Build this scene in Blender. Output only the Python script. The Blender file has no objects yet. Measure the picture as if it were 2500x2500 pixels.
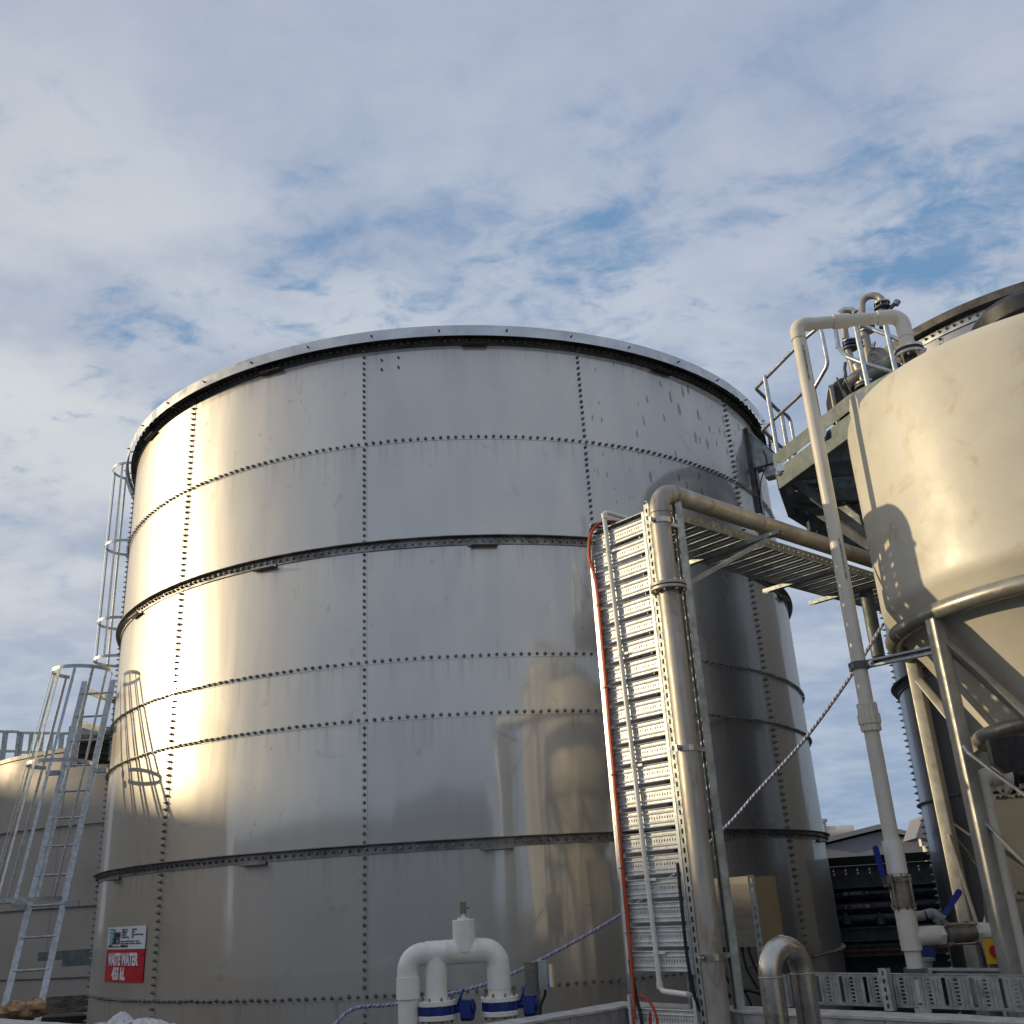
import bpy, math, random
from mathutils import Vector, Matrix, Euler
random.seed(7)
R_ = math.radians
# ------------------------------------------------------------------ camera
CZ = 1.9; PITCH = .3747; ROLL = -.059; FOC = .9711
cf = Vector((0, math.cos(PITCH), math.sin(PITCH))); u0 = Vector((0, -math.sin(PITCH), math.cos(PITCH))); r0 = Vector((1, 0, 0))
cr = math.cos(ROLL) * r0 + math.sin(ROLL) * u0; cu = -math.sin(ROLL) * r0 + math.cos(ROLL) * u0
sc = bpy.context.scene
cam = bpy.data.cameras.new('camera'); cam.sensor_width = 36; cam.lens = 36 * FOC; cam.clip_end = 3000; cam.clip_start = .05
co = bpy.data.objects.new('camera', cam); sc.collection.objects.link(co); sc.camera = co
co.matrix_world = Matrix(((cr.x, cu.x, -cf.x, 0), (cr.y, cu.y, -cf.y, 0), (cr.z, cu.z, -cf.z, CZ), (0, 0, 0, 1)))
sc.render.resolution_x = sc.render.resolution_y = 1024
sc.view_settings.view_transform = 'Standard'; sc.view_settings.look = 'None'; sc.view_settings.gamma = 1; sc.view_settings.exposure = 0.0
def ray(x, y): return (x - 1250) / (FOC * 2500) * cr - (y - 1250) / (FOC * 2500) * cu + cf
def at(x, y, d):
    v = ray(x, y); return Vector((0, 0, CZ)) + v * (d / math.hypot(v.x, v.y))
def atz(x, y, z):
    v = ray(x, y); return Vector((0, 0, CZ)) + v * ((z - CZ) / v.z)
def pol(az, d, z): return Vector((d * math.sin(R_(az)), d * math.cos(R_(az)), z))
# ------------------------------------------------------------------ sun + sky
SUN_AZ, SUN_EL = -83.0, 12.0
sd = Vector((math.sin(R_(SUN_AZ)) * math.cos(R_(SUN_EL)), math.cos(R_(SUN_AZ)) * math.cos(R_(SUN_EL)), math.sin(R_(SUN_EL))))
sl = bpy.data.lights.new('sun', 'SUN'); sl.energy = 3.1; sl.angle = R_(.7); sl.color = (1, .80, .49)
so = bpy.data.objects.new('sun', sl); sc.collection.objects.link(so); so.rotation_euler = sd.to_track_quat('Z', 'Y').to_euler(); so.location = (-20, 5, 15)
w = bpy.data.worlds.new('World'); sc.world = w; w.use_nodes = True
nt = w.node_tree; nt.nodes.clear(); N = nt.nodes.new; Lk = nt.links.new
def mth(op, a, b=None, c=None, clamp=False, T=None):
    T = T or nt
    n = T.nodes.new('ShaderNodeMath'); n.operation = op; n.use_clamp = clamp
    for i, v in enumerate((a, b, c)):
        if v is None: continue
        if isinstance(v, (int, float)): n.inputs[i].default_value = v
        else: T.links.new(v, n.inputs[i])
    return n.outputs[0]
def mrange(v, a, b, c=0., d=1., smooth=True, T=None):
    T = T or nt
    n = T.nodes.new('ShaderNodeMapRange'); n.interpolation_type = 'SMOOTHSTEP' if smooth else 'LINEAR'
    T.links.new(v, n.inputs[0])
    for i, q in enumerate((a, b, c, d)): n.inputs[i + 1].default_value = q
    return n.outputs[0]
def mixc(f, a, b, T=None, mode='MIX'):
    T = T or nt
    n = T.nodes.new('ShaderNodeMix'); n.data_type = 'RGBA'; n.blend_type = mode
    for s, v in ((n.inputs[0], f), (n.inputs[6], a), (n.inputs[7], b)):
        if isinstance(v, (int, float)): s.default_value = v
        elif isinstance(v, tuple): s.default_value = (*v, 1)
        else: T.links.new(v, s)
    return n.outputs[2]
sky = N('ShaderNodeTexSky'); sky.sky_type = 'NISHITA'; sky.sun_disc = False
sky.sun_elevation = R_(SUN_EL); sky.sun_rotation = R_(SUN_AZ); sky.air_density = 1.2; sky.dust_density = .6; sky.ozone_density = 2.0
tc = N('ShaderNodeTexCoord'); sep = N('ShaderNodeSeparateXYZ'); Lk(tc.outputs['Generated'], sep.inputs[0])
zc = mth('MAXIMUM', sep.outputs[2], 0.0); zd = mth('ADD', zc, .20)
cmb = N('ShaderNodeCombineXYZ'); Lk(mth('DIVIDE', sep.outputs[0], zd), cmb.inputs[0]); Lk(mth('DIVIDE', sep.outputs[1], zd), cmb.inputs[1])
def noise(vec, scale, detail, rough=.55, dist=0., off=(0, 0, 0), T=None, stretch=(1, 1, 1), rot=0):
    T = T or nt
    mp = T.nodes.new('ShaderNodeMapping'); mp.inputs['Location'].default_value = off; mp.inputs['Scale'].default_value = stretch; mp.inputs['Rotation'].default_value = (0, 0, rot)
    T.links.new(vec, mp.inputs[0])
    n = T.nodes.new('ShaderNodeTexNoise'); n.inputs['Scale'].default_value = scale; n.inputs['Detail'].default_value = detail
    n.inputs['Roughness'].default_value = rough; n.inputs['Distortion'].default_value = dist
    T.links.new(mp.outputs[0], n.inputs['Vector']); return n.outputs['Fac']
pv = cmb.outputs[0]
nb = noise(pv, 1.6, 7, .6, .3, (3.1, 1.7, 0))
nm = noise(pv, 6.5, 6, .62, .35, (7.3, .4, 0), stretch=(1.0, 1.35, 1), rot=.5)
ns = noise(pv, 3.2, 5, .55, .2, (1.2, 9.1, 0))
def spot(px, py, wdeg):
    d = ray(px, py).normalized(); n = N('ShaderNodeVectorMath'); n.operation = 'DOT_PRODUCT'
    Lk(tc.outputs['Generated'], n.inputs[0]); n.inputs[1].default_value = d
    return mrange(n.outputs['Value'], math.cos(R_(wdeg)), 1.0)
holes = None
for px, py, wd, wt in ((900, 610, 9, 1.0), (1080, 560, 6, .6), (1560, 770, 8, .9), (1390, 680, 6, .4), (2020, 530, 8, .8), (2210, 610, 6, .6), (2420, 480, 9, 1.0), (2290, 560, 5, .7), (450, 900, 7, .8), (300, 800, 6, .3),
                       (1330, 460, 8, .35), (1700, 430, 8, .4), (60, 1290, 6, .55), (700, 600, 6, .5), (1250, 1700, 5, 0.), (2480, 620, 6, .5), (1500, 560, 6, .4)):
    s = mth('MULTIPLY', spot(px, py, wd), wt); holes = s if holes is None else mth('ADD', holes, s)
cov = mth('ADD', mth('MULTIPLY', nb, .35), mth('MULTIPLY', nm, .95))
nh = noise(pv, 17, 5, .6, .5, (2.3, 4.4, 0), stretch=(1.0, 1.5, 1), rot=.6)
band = mth('MULTIPLY', mrange(sep.outputs[2], .34, .44), mrange(sep.outputs[2], .66, .54))
cov = mth('ADD', cov, mth('MULTIPLY', mth('SUBTRACT', nh, .5), mth('ADD', .14, mth('MULTIPLY', band, .62))))
cov = mth('SUBTRACT', mth('ADD', cov, .155), mth('MULTIPLY', holes, .115))
cm = mrange(cov, .36, .72)
lown = noise(tc.outputs['Generated'], 2.2, 4, .5, .3, (0, 0, 2.0), stretch=(1, 1, 7))
lo = mrange(sep.outputs[2], .02, .30)           # towards the horizon the deck thins into pale streaks
cm = mth('MULTIPLY', cm, mth('ADD', mth('MULTIPLY', lo, .40), mth('ADD', .36, mth('MULTIPLY', lown, .35))), clamp=True)
sdn = N('ShaderNodeVectorMath'); sdn.operation = 'DOT_PRODUCT'; Lk(tc.outputs['Generated'], sdn.inputs[0]); sdn.inputs[1].default_value = sd
near = mrange(sdn.outputs['Value'], .2, 1.0); core = mrange(sdn.outputs['Value'], .86, 1.0)
tone = mrange(mth('ADD', mth('MULTIPLY', ns, .6), mth('MULTIPLY', nm, .4)), .36, .64)
ccol = mixc(tone, (3.5, 4.2, 5.6), (5.6, 6.1, 6.9))
upn = mrange(sep.outputs[2], .40, .80)
ccol = mixc(mth('MULTIPLY', upn, .60), ccol, (3.45, 4.0, 5.5))
br = mth('ADD', mth('ADD', mth('MULTIPLY', spot(140, 640, 15), .45), mth('MULTIPLY', spot(60, 1180, 10), .6)), mth('MULTIPLY', spot(1000, 1000, 22), .25))
ccol = mixc(mth('MULTIPLY', br, mrange(ns, .35, .6), clamp=True), ccol, (6.3, 6.75, 7.2))
ccol = mixc(mth('MULTIPLY', near, .35), ccol, (8.5, 8.0, 7.0))
ccol = mixc(mth('MULTIPLY', core, .45), ccol, (20., 16., 10.5))
back = mrange(sdn.outputs['Value'], -.15, -1.0)
skyc = mixc(.85, sky.outputs[0], (1.75, 3.3, 5.5))
fin = mixc(cm, skyc, ccol)
bg = N('ShaderNodeBackground'); bg.inputs[1].default_value = .1; Lk(fin, bg.inputs[0])
wo = N('ShaderNodeOutputWorld'); Lk(bg.outputs[0], wo.inputs[0])
# ------------------------------------------------------------------ materials
def newmat(name):
    m = bpy.data.materials.new(name); m.use_nodes = True; T = m.node_tree; b = T.nodes['Principled BSDF']; return m, T, b
def mat(name, col, rough=.5, metal=0., var=.12, vscale=6., bump=0., bscale=40., coord='Object', stain=None, stscale=3., stamt=.4, rvar=.1, stretch=(1, 1, 1)):
    m, T, b = newmat(name)
    tcn = T.nodes.new('ShaderNodeTexCoord'); v = tcn.outputs[coord]
    n1 = noise(v, vscale, 6, .6, .2, T=T, stretch=stretch)
    dark = tuple(c * (1 - var * 1.6) for c in col); lite = tuple(min(1, c * (1 + var)) for c in col)
    c = mixc(mrange(n1, .3, .7, T=T), dark, lite, T)
    if stain:
        n2 = noise(v, stscale, 8, .65, .6, (4, 2, 1), T=T, stretch=stretch)
        c = mixc(mth('MULTIPLY', mrange(n2, .52, .72, T=T), stamt, T=T), c, stain, T)
    T.links.new(c, b.inputs['Base Color']); b.inputs['Metallic'].default_value = metal
    T.links.new(mrange(noise(v, vscale * 2.3, 5, .6, 0, (9, 9, 9), T=T, stretch=stretch), .3, .7, max(.03, rough - rvar), min(1, rough + rvar), T=T), b.inputs['Roughness'])
    if bump:
        bn = T.nodes.new('ShaderNodeBump'); bn.inputs['Strength'].default_value = bump; bn.inputs['Distance'].default_value = .01
        T.links.new(noise(v, bscale, 5, .6, T=T), bn.inputs['Height']); T.links.new(bn.outputs[0], b.inputs['Normal'])
    return m
M = {}
def steel_shell(name, base, rough, drops=True):
    m, T, b = newmat(name)
    uv = T.nodes.new('ShaderNodeUVMap').outputs[0]      # u = metres round the shell, v = metres up
    at_ = T.nodes.new('ShaderNodeAttribute'); at_.attribute_name = 'panel'
    pr = at_.outputs['Fac']
    streak = noise(uv, 1.0, 6, .6, .1, T=T, stretch=(7, .35, 1))
    blot = noise(uv, .55, 5, .6, .5, (3, 5, 0), T=T)
    v = mth('ADD', mth('MULTIPLY', streak, .10, T=T), mth('MULTIPLY', blot, .24, T=T), T=T)
    v = mth('ADD', v, mth('MULTIPLY', pr, .09, T=T), T=T)
    v = mth('ADD', v, .77, T=T)
    c = mixc(1.0, base, T.nodes.new('ShaderNodeCombineColor').outputs[0], T, 'MULTIPLY')
    cc = [n for n in T.nodes if n.type == 'COMBINE_COLOR'][0]
    for i in range(3): T.links.new(v, cc.inputs[i])
    # scuffs: small dark marks with a shape of their own
    sc1 = noise(uv, 5.5, 9, .75, 1.5, (11, 3, 0), T=T, stretch=(1.0, .6, 1)); reg = noise(uv, .9, 3, .5, 0, (2, 8, 0), T=T)
    scm = mth('MULTIPLY', mrange(sc1, .62, .70, T=T), mrange(reg, .47, .60, T=T), T=T)
    c = mixc(mth('MULTIPLY', scm, .70, T=T), c, (.16, .155, .15), T)
    # run-off grime below the ring seams
    spz = T.nodes.new('ShaderNodeSeparateXYZ'); T.links.new(uv, spz.inputs[0])
    dr = noise(uv, 1.0, 5, .65, .3, (8, 8, 0), T=T, stretch=(13, .5, 1)); gm = None
    for zr in (1.213, 2.42, 3.63, 4.20, 5.38, 6.59, 7.74):
        q = mth('MULTIPLY', mrange(spz.outputs[1], zr - .42, zr - .02, T=T), mth('LESS_THAN', spz.outputs[1], zr, T=T), T=T); gm = q if gm is None else mth('MAXIMUM', gm, q, T=T)
    gm = mth('MULTIPLY', gm, mrange(dr, .48, .68, T=T), T=T)
    c = mixc(mth('MULTIPLY', gm, .36, T=T), c, (.30, .28, .25), T)
    gs = mth('SUBTRACT', noise(uv, 2.6, 7, .7, 1.2, (1, 13, 0), T=T), .5, T=T)
    c = mixc(mth('MULTIPLY', mrange(gs, .09, .20, T=T), .38, T=T), c, (.33, .32, .30), T)
    # hairline scratches
    sx = noise(uv, 9, 3, .5, 2.2, (5, 5, 0), T=T, stretch=(3.5, .5, 1))
    hl = mth('MULTIPLY', mth('SUBTRACT', 1., mrange(mth('ABSOLUTE', mth('SUBTRACT', sx, .5, T=T), T=T), 0, .006, T=T), T=T), mrange(noise(uv, 1.7, 2, .5, 0, (9, 1, 0), T=T), .60, .68, T=T), T=T)
    c = mixc(mth('MULTIPLY', hl, .35, T=T), c, (.25, .24, .23), T)
    ro = mth('ADD', mth('MULTIPLY', streak, .06, T=T), mth('MULTIPLY', blot, .10, T=T), T=T)
    ro = mth('ADD', ro, rough - .08, T=T)
    if drops:   # run marks of old splashes, kept to one part of the shell
        vo = T.nodes.new('ShaderNodeTexVoronoi'); vo.voronoi_dimensions = '2D'; vo.inputs['Scale'].default_value = 1.0; vo.inputs['Randomness'].default_value = 1.
        mp = T.nodes.new('ShaderNodeMapping'); mp.inputs['Scale'].default_value = (8.5, 2.7, 1); wv_ = T.nodes.new('ShaderNodeTexNoise'); wv_.inputs['Scale'].default_value = 9.; wv_.inputs['Detail'].default_value = 3; T.links.new(uv, wv_.inputs['Vector'])
        va = T.nodes.new('ShaderNodeVectorMath'); va.operation = 'SCALE'; va.inputs['Scale'].default_value = .035; T.links.new(wv_.outputs['Color'], va.inputs[0]); vb = T.nodes.new('ShaderNodeVectorMath'); vb.operation = 'ADD'; T.links.new(uv, vb.inputs[0]); T.links.new(va.outputs[0], vb.inputs[1]); T.links.new(vb.outputs[0], mp.inputs[0]); T.links.new(mp.outputs[0], vo.inputs['Vector'])
        sp = T.nodes.new('ShaderNodeSeparateXYZ'); T.links.new(uv, sp.inputs[0])
        inb = mth('MULTIPLY', mrange(sp.outputs[0], 1.95, 2.7, T=T), mrange(sp.outputs[1], 5.0, 5.9, T=T), T=T)
        inb = mth('MAXIMUM', inb, mth('MULTIPLY', mrange(sp.outputs[0], 1.3, 1.9, T=T), .5, T=T), T=T)
        inb = mth('MULTIPLY', inb, mrange(sp.outputs[1], 3.8, 5.0, T=T), T=T)
        cs = T.nodes.new('ShaderNodeSeparateColor'); T.links.new(vo.outputs['Color'], cs.inputs[0])
        sz = mth('MULTIPLY', cs.outputs[0], mth('MULTIPLY', inb, .26, T=T), T=T)
        sz = mth('SUBTRACT', sz, .03, T=T)
        dm = mrange(mth('SUBTRACT', vo.outputs['Distance'], sz, T=T), .012, -.012, T=T)
        c = mixc(mth('MULTIPLY', dm, .60, T=T), c, (.24, .235, .23), T); ro = mth('ADD', ro, mth('MULTIPLY', dm, .1, T=T), T=T)
    T.links.new(c, b.inputs['Base Color']); b.inputs['Metallic'].default_value = 1.0
    T.links.new(ro, b.inputs['Roughness'])
    tg = T.nodes.new('ShaderNodeTangent'); tg.direction_type = 'RADIAL'; tg.axis = 'Z'; T.links.new(tg.outputs[0], b.inputs['Tangent']); b.inputs['Anisotropic'].default_value = .5; b.inputs['Anisotropic Rotation'].default_value = .25
    # sheet waviness: long vertical rolling waves
    h = mth('ADD', mth('MULTIPLY', noise(uv, .9, 2, .4, .3, (1, 1, 0), T=T, stretch=(1.7, .35, 1)), 1., T=T), mth('MULTIPLY', noise(uv, 3.2, 2, .5, .2, (6, 1, 0), T=T, stretch=(1.6, .22, 1)), .10, T=T), T=T)
    bn = T.nodes.new('ShaderNodeBump'); bn.inputs['Strength'].default_value = .42; bn.inputs['Distance'].default_value = .03
    T.links.new(h, bn.inputs['Height']); T.links.new(bn.outputs[0], b.inputs['Normal'])
    # polished layer gives the sharper reflection that rides over the brushed one
    g = T.nodes.new('ShaderNodeBsdfAnisotropic') if False else T.nodes.new('ShaderNodeBsdfGlossy')
    g.inputs['Roughness'].default_value = .08; T.links.new(c, g.inputs[0]); T.links.new(bn.outputs[0], g.inputs['Normal'])
    mx = T.nodes.new('ShaderNodeMixShader'); mx.inputs[0].default_value = .30
    T.links.new(b.outputs[0], mx.inputs[1]); T.links.new(g.outputs[0], mx.inputs[2])
    T.links.new(mx.outputs[0], T.nodes['Material Output'].inputs[0])
    return m
M['shell'] = steel_shell('stainless_sheet', (.605, .58, .54), .49)
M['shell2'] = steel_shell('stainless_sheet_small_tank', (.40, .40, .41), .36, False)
M['tan'] = mat('dull_tan_shell', (.36, .33, .30), .6, .25, .08, .5, .1, 3, stain=(.2, .18, .16), stscale=.6, stamt=.35)
M['bolt'] = mat('bolt_steel', (.30, .29, .27), .45, .9, .2, 30)
M['angle'] = mat('mill_steel_angle', (.30, .29, .28), .5, .85, .25, 5, stain=(.12, .11, .10), stscale=4)
M['darkang'] = mat('dark_and_shaded_steel', (.11, .105, .10), .6, .6, .3, 5)  # dark steel; on the top rim it carries the shadow in its colour
M['bright'] = mat('bright_flashing', (.52, .53, .53), .33, 1, .1, 3, stain=(.2, .19, .18), stscale=1.2, stamt=.35)
M['galv'] = mat('galvanised_steel', (.42, .45, .46), .5, .6, .16, 22, .05, 60)
M['galvdull'] = mat('dull_galvanised_steel', (.42, .45, .44), .55, .7, .18, 14, .08, 60, stain=(.30, .30, .24), stscale=5, stamt=.5)
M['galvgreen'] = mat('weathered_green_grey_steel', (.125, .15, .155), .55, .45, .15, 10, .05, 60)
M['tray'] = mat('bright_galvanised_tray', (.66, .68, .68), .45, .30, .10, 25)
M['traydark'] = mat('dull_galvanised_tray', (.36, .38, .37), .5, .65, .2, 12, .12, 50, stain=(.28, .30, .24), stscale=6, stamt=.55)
M['tube'] = mat('galvanised_tube', (.50, .54, .57), .36, .85, .12, 12)
M['ss_pipe'] = mat('weathered_stainless_pipe', (.43, .40, .36), .50, .5, .16, 5, .04, 50, stain=(.17, .11, .07), stscale=9, stamt=.65, stretch=(1, 1, .35))
M['ss_clean'] = mat('stainless_fitting', (.50, .48, .45), .32, .95, .12, 10, stain=(.22, .16, .10), stscale=8, stamt=.4)
M['valve'] = mat('cast_valve_body', (.27, .24, .20), .5, .7, .25, 12, .2, 90, stain=(.12, .07, .04), stscale=9)
M['pvc'] = mat('white_pvc', (.80, .78, .72), .33, 0, .05, 4, stain=(.45, .42, .34), stscale=6, stamt=.22)
M['pvccream'] = mat('cream_pvc', (.70, .66, .57), .34, 0, .05, 4, stain=(.42, .38, .30), stscale=6, stamt=.22)
M['poly'] = mat('cream_polyethylene', (.63, .60, .515), .42, 0, .07, 1.6, .10, 7, stain=(.42, .27, .10), stscale=4.2, stamt=.42, rvar=.08)
M['black'] = mat('black_plastic', (.018, .018, .02), .4, 0, .2, 10)
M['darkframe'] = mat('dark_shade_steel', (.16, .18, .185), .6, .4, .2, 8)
M['rubber'] = mat('black_rubber', (.015, .015, .015), .6)
M['blue'] = mat('blue_painted_casting', (.008, .03, .19), .38, 0, .2, 14, .1, 60)
M['bluegrip'] = mat('blue_vinyl_grip', (.006, .025, .24), .5, 0, .1, 10)
M['orange'] = mat('orange_cable_sheath', (.48, .06, .012), .45, 0, .12, 8)
M['legst'] = mat('support_leg_steel', (.37, .365, .34), .45, .5, .12, 8, .03, 40, stain=(.3, .27, .2), stscale=4)
M['ringt'] = mat('ring_tube_grey', (.33, .32, .29), .4, .6, .12, 8, .03, 40, stain=(.5, .46, .38), stscale=3, stamt=.3)
M['conc'] = mat('concrete_block', (.33, .32, .31), .85, 0, .2, 9, .5, 45, stain=(.2, .2, .19), stscale=3)
M['conctop'] = mat('pale_render_top', (.50, .49, .46), .85, 0, .15, 12, .4, 60)
M['yard'] = mat('yard_concrete', (.10, .097, .092), .85, 0, .2, 1.5, .3, 12, stain=(.15, .15, .14), stscale=.6)
M['film'] = mat('tan_side_panel', (.40, .32, .20), .4, .3, .05, 3)  # plain tan colour for one side of the control box
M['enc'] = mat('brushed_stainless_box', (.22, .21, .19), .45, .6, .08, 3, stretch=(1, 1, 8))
M['wood'] = mat('grey_timber', (.22, .19, .16), .8, 0, .35, 6, .5, 30, stretch=(1, 1, 4))
M['rock'] = mat('brown_rubble', (.38, .25, .13), .9, 0, .35, 12, .6, 20)
M['plastic'] = mat('white_plastic_film', (.52, .53, .55), .4, 0, .05, 5, .3, 20)
M['white'] = mat('white_sign_face', (.78, .80, .83), .35, 0, .02, 3)
M['red'] = mat('red_sign_face', (.50, .012, .02), .35, 0, .04, 3)
M['ink'] = mat('dark_ink', (.03, .035, .045), .4)
M['skyblue'] = mat('light_blue_ink', (.16, .45, .62), .4)
M['yellow'] = mat('yellow_plastic', (.72, .43, .02), .4, 0, .05)
M['redknob'] = mat('red_plastic', (.45, .015, .015), .35)
M['greyclad'] = mat('grey_wall_cladding', (.23, .23, .25), .6, .1, .05, .5)
M['paleroof'] = mat('pale_roof_sheet', (.55, .52, .45), .5, .3, .08, 1)
M['slate'] = mat('dark_blue_grey_sheet', (.07, .09, .11), .5, .4, .15, 4)
M['blackpipe'] = mat('black_polythene_pipe', (.018, .022, .035), .35, 0, .1, 3)
M['greyplastic'] = mat('grey_plastic_clamp', (.10, .11, .12), .5, 0, .1, 8)
M['greypvc'] = mat('grey_pvc', (.30, .33, .36), .4, 0, .05, 8)
M['brick'] = mat('beige_factory_wall', (.30, .27, .24), .8, 0, .1, .3)
M['greysheet'] = mat('grey_sheet_panel', (.12, .125, .13), .6, .2, .1, 2, stain=(.16, .15, .14), stscale=3)
M['ss_bright'] = mat('polished_stained_pipe', (.50, .47, .43), .30, .95, .14, 5, .04, 50, stain=(.20, .13, .08), stscale=8, stamt=.5)
M['darkblock'] = mat('near_black_block', (.022, .025, .030), .5, .2, .1, 1)  # near-black colour of the added block that darkens reflections
M['creamwall'] = mat('cream_vertical_sheeting', (.50, .51, .50), .45, 0, .08, 1)
def rope_mat():
    m, T, b = newmat('blue_flecked_rope'); uv = T.nodes.new('ShaderNodeUVMap').outputs[0]
    sp = T.nodes.new('ShaderNodeSeparateXYZ'); T.links.new(uv, sp.inputs[0])
    a = mth('FRACT', mth('ADD', mth('MULTIPLY', sp.outputs[1], 14., T=T), sp.outputs[0], T=T), T=T)
    c = mixc(mrange(a, .80, .86, T=T), (.42, .44, .60), (.20, .23, .40), T)
    T.links.new(c, b.inputs['Base Color']); b.inputs['Roughness'].default_value = .8
    bn = T.nodes.new('ShaderNodeBump'); bn.inputs['Distance'].default_value = .004; bn.inputs['Strength'].default_value = 1
    T.links.new(mth('SINE', mth('MULTIPLY', a, 12.56, T=T), T=T), bn.inputs['Height']); T.links.new(bn.outputs[0], b.inputs['Normal'])
    return m
M['rope'] = rope_mat()
# ------------------------------------------------------------------ mesh kit
def basis(d):
    d = Vector(d).normalized(); h = Vector((0, 0, 1)) if abs(d.z) < .95 else Vector((1, 0, 0))
    x = h.cross(d).normalized(); return x, d.cross(x), d
class MB:
    def __init__(s): s.v = []; s.f = []; s.uv = {}; s.mi = []; s.cur = 0
    def face(s, idx, uv=None):
        if uv: s.uv[len(s.f)] = uv
        s.f.append(tuple(idx)); s.mi.append(s.cur)
    def box(s, c, sx, sy, sz, X=(1, 0, 0), Y=(0, 1, 0), Z=(0, 0, 1)):
        c = Vector(c); X = Vector(X) * sx / 2; Y = Vector(Y) * sy / 2; Z = Vector(Z) * sz / 2; n = len(s.v)
        for k in (-1, 1):
            for j in (-1, 1):
                for i in (-1, 1): s.v.append(c + X * i + Y * j + Z * k)
        for q in ((0, 2, 3, 1), (4, 5, 7, 6), (0, 1, 5, 4), (2, 6, 7, 3), (0, 4, 6, 2), (1, 3, 7, 5)): s.face([n + a for a in q])
        return s
    def bar(s, p, q, wd, h, up=(0, 0, 1)):
        p = Vector(p); q = Vector(q); d = (q - p); L = d.length; d.normalize(); up = Vector(up)
        x = d.cross(up)
        if x.length < 1e-4: x = d.cross(Vector((0, 1, 0)))
        x.normalize(); y = x.cross(d)
        return s.box((p + q) / 2, wd, h, L, x, y, d)
    def tube(s, path, r, n=16, cap=True, r2=None, vs=None):
        P = [Vector(p) for p in path]; m = len(P); base = len(s.v); dprev = None; L = 0
        T = [((P[min(i + 1, m - 1)] - P[max(i - 1, 0)]).normalized()) for i in range(m)]
        x, y, _ = basis(T[0]); Ls = []
        for i in range(m):
            t = T[i]; x = (x - t * x.dot(t)).normalized(); y = t.cross(x)
            rr = r[i] if isinstance(r, (list, tuple)) else r
            if i: L += (P[i] - P[i - 1]).length
            Ls.append(L)
            for k in range(n):
                a = 2 * math.pi * k / n; s.v.append(P[i] + (x * math.cos(a) + y * math.sin(a)) * rr)
        for i in range(m - 1):
            for k in range(n):
                a = base + i * n + k; b = base + i * n + (k + 1) % n
                s.face((a, b, b + n, a + n), ((k / n, Ls[i]), ((k + 1) / n, Ls[i]), ((k + 1) / n, Ls[i + 1]), (k / n, Ls[i + 1])))
        if cap:
            s.face([base + k for k in range(n)][::-1]); s.face([base + (m - 1) * n + k for k in range(n)])
        return s
    def cyl(s, p, q, r, n=16): return s.tube([p, q], r, n)
    def lathe(s, o, d, prof, n=24, a0=0, a1=360, cap=False):   # prof: (radius, along)
        x, y, d = basis(d); o = Vector(o); base = len(s.v); full = abs(a1 - a0 - 360) < 1e-6; m = n if full else n + 1
        for (r, h) in prof:
            for k in range(m):
                a = R_(a0 + (a1 - a0) * k / n); s.v.append(o + d * h + (x * math.cos(a) + y * math.sin(a)) * r)
        for i in range(len(prof) - 1):
            for k in range(n):
                a = base + i * m + k; b = base + i * m + (k + 1) % m
                s.face((a, b, b + m, a + m))
        return s
    def ring(s, o, r0, r1, z0, z1, a0=0, a1=360, n=96):  # solid arc band about a vertical axis, angle t: (sin,-cos)
        base = len(s.v)
        for k in range(n + 1):
            t = R_(a0 + (a1 - a0) * k / n); u = Vector((math.sin(t), -math.cos(t), 0)); o3 = Vector((o[0], o[1], 0))
            for (rr, z) in ((r0, z0), (r1, z0), (r1, z1), (r0, z1)): s.v.append(o3 + u * rr + Vector((0, 0, z)))
        for k in range(n):
            a = base + 4 * k
            for j in range(4): s.face((a + j, a + (j + 1) % 4, a + 4 + (j + 1) % 4, a + 4 + j))
        s.face((base, base + 1, base + 2, base + 3)); e = base + 4 * n; s.face((e, e + 3, e + 2, e + 1)); return s
    def prism(s, pts, d):
        d = Vector(d); n = len(s.v); m = len(pts); pts = [Vector(p) for p in pts]; s.v += pts + [p + d for p in pts]
        s.face(list(range(n, n + m))[::-1]); s.face(list(range(n + m, n + 2 * m)))
        for i in range(m): j = (i + 1) % m; s.face((n + i, n + j, n + m + j, n + m + i))
        return s
    def strut(s, p, q, open_dir, wd=.041, h=.041, t=.0035):   # C channel, open side towards open_dir, with lips
        p = Vector(p); q = Vector(q); d = (q - p).normalized(); o = Vector(open_dir); o = (o - d * o.dot(d)).normalized(); x = d.cross(o)
        c = (p + q) / 2; L = (q - p).length
        s.box(c - o * (h / 2 - t / 2), wd, t, L, x, o, d)
        for k in (-1, 1):
            s.box(c + x * k * (wd / 2 - t / 2) + o * (t / 2), t, h - t, L, x, o, d)
            s.box(c + x * k * (wd / 2 - t - .0045) + o * (h / 2 - t / 2), .009, t, L, x, o, d)
        return s
    def torus(s, c, d, R, r, n=40, m=12, a0=0, a1=360):
        x, y, d = basis(d); c = Vector(c); pts = [c + (x * math.cos(R_(a0 + (a1 - a0) * i / n)) + y * math.sin(R_(a0 + (a1 - a0) * i / n))) * R for i in range(n + 1)]
        return s.tube(pts, r, m, cap=abs(a1 - a0) < 359)
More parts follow.
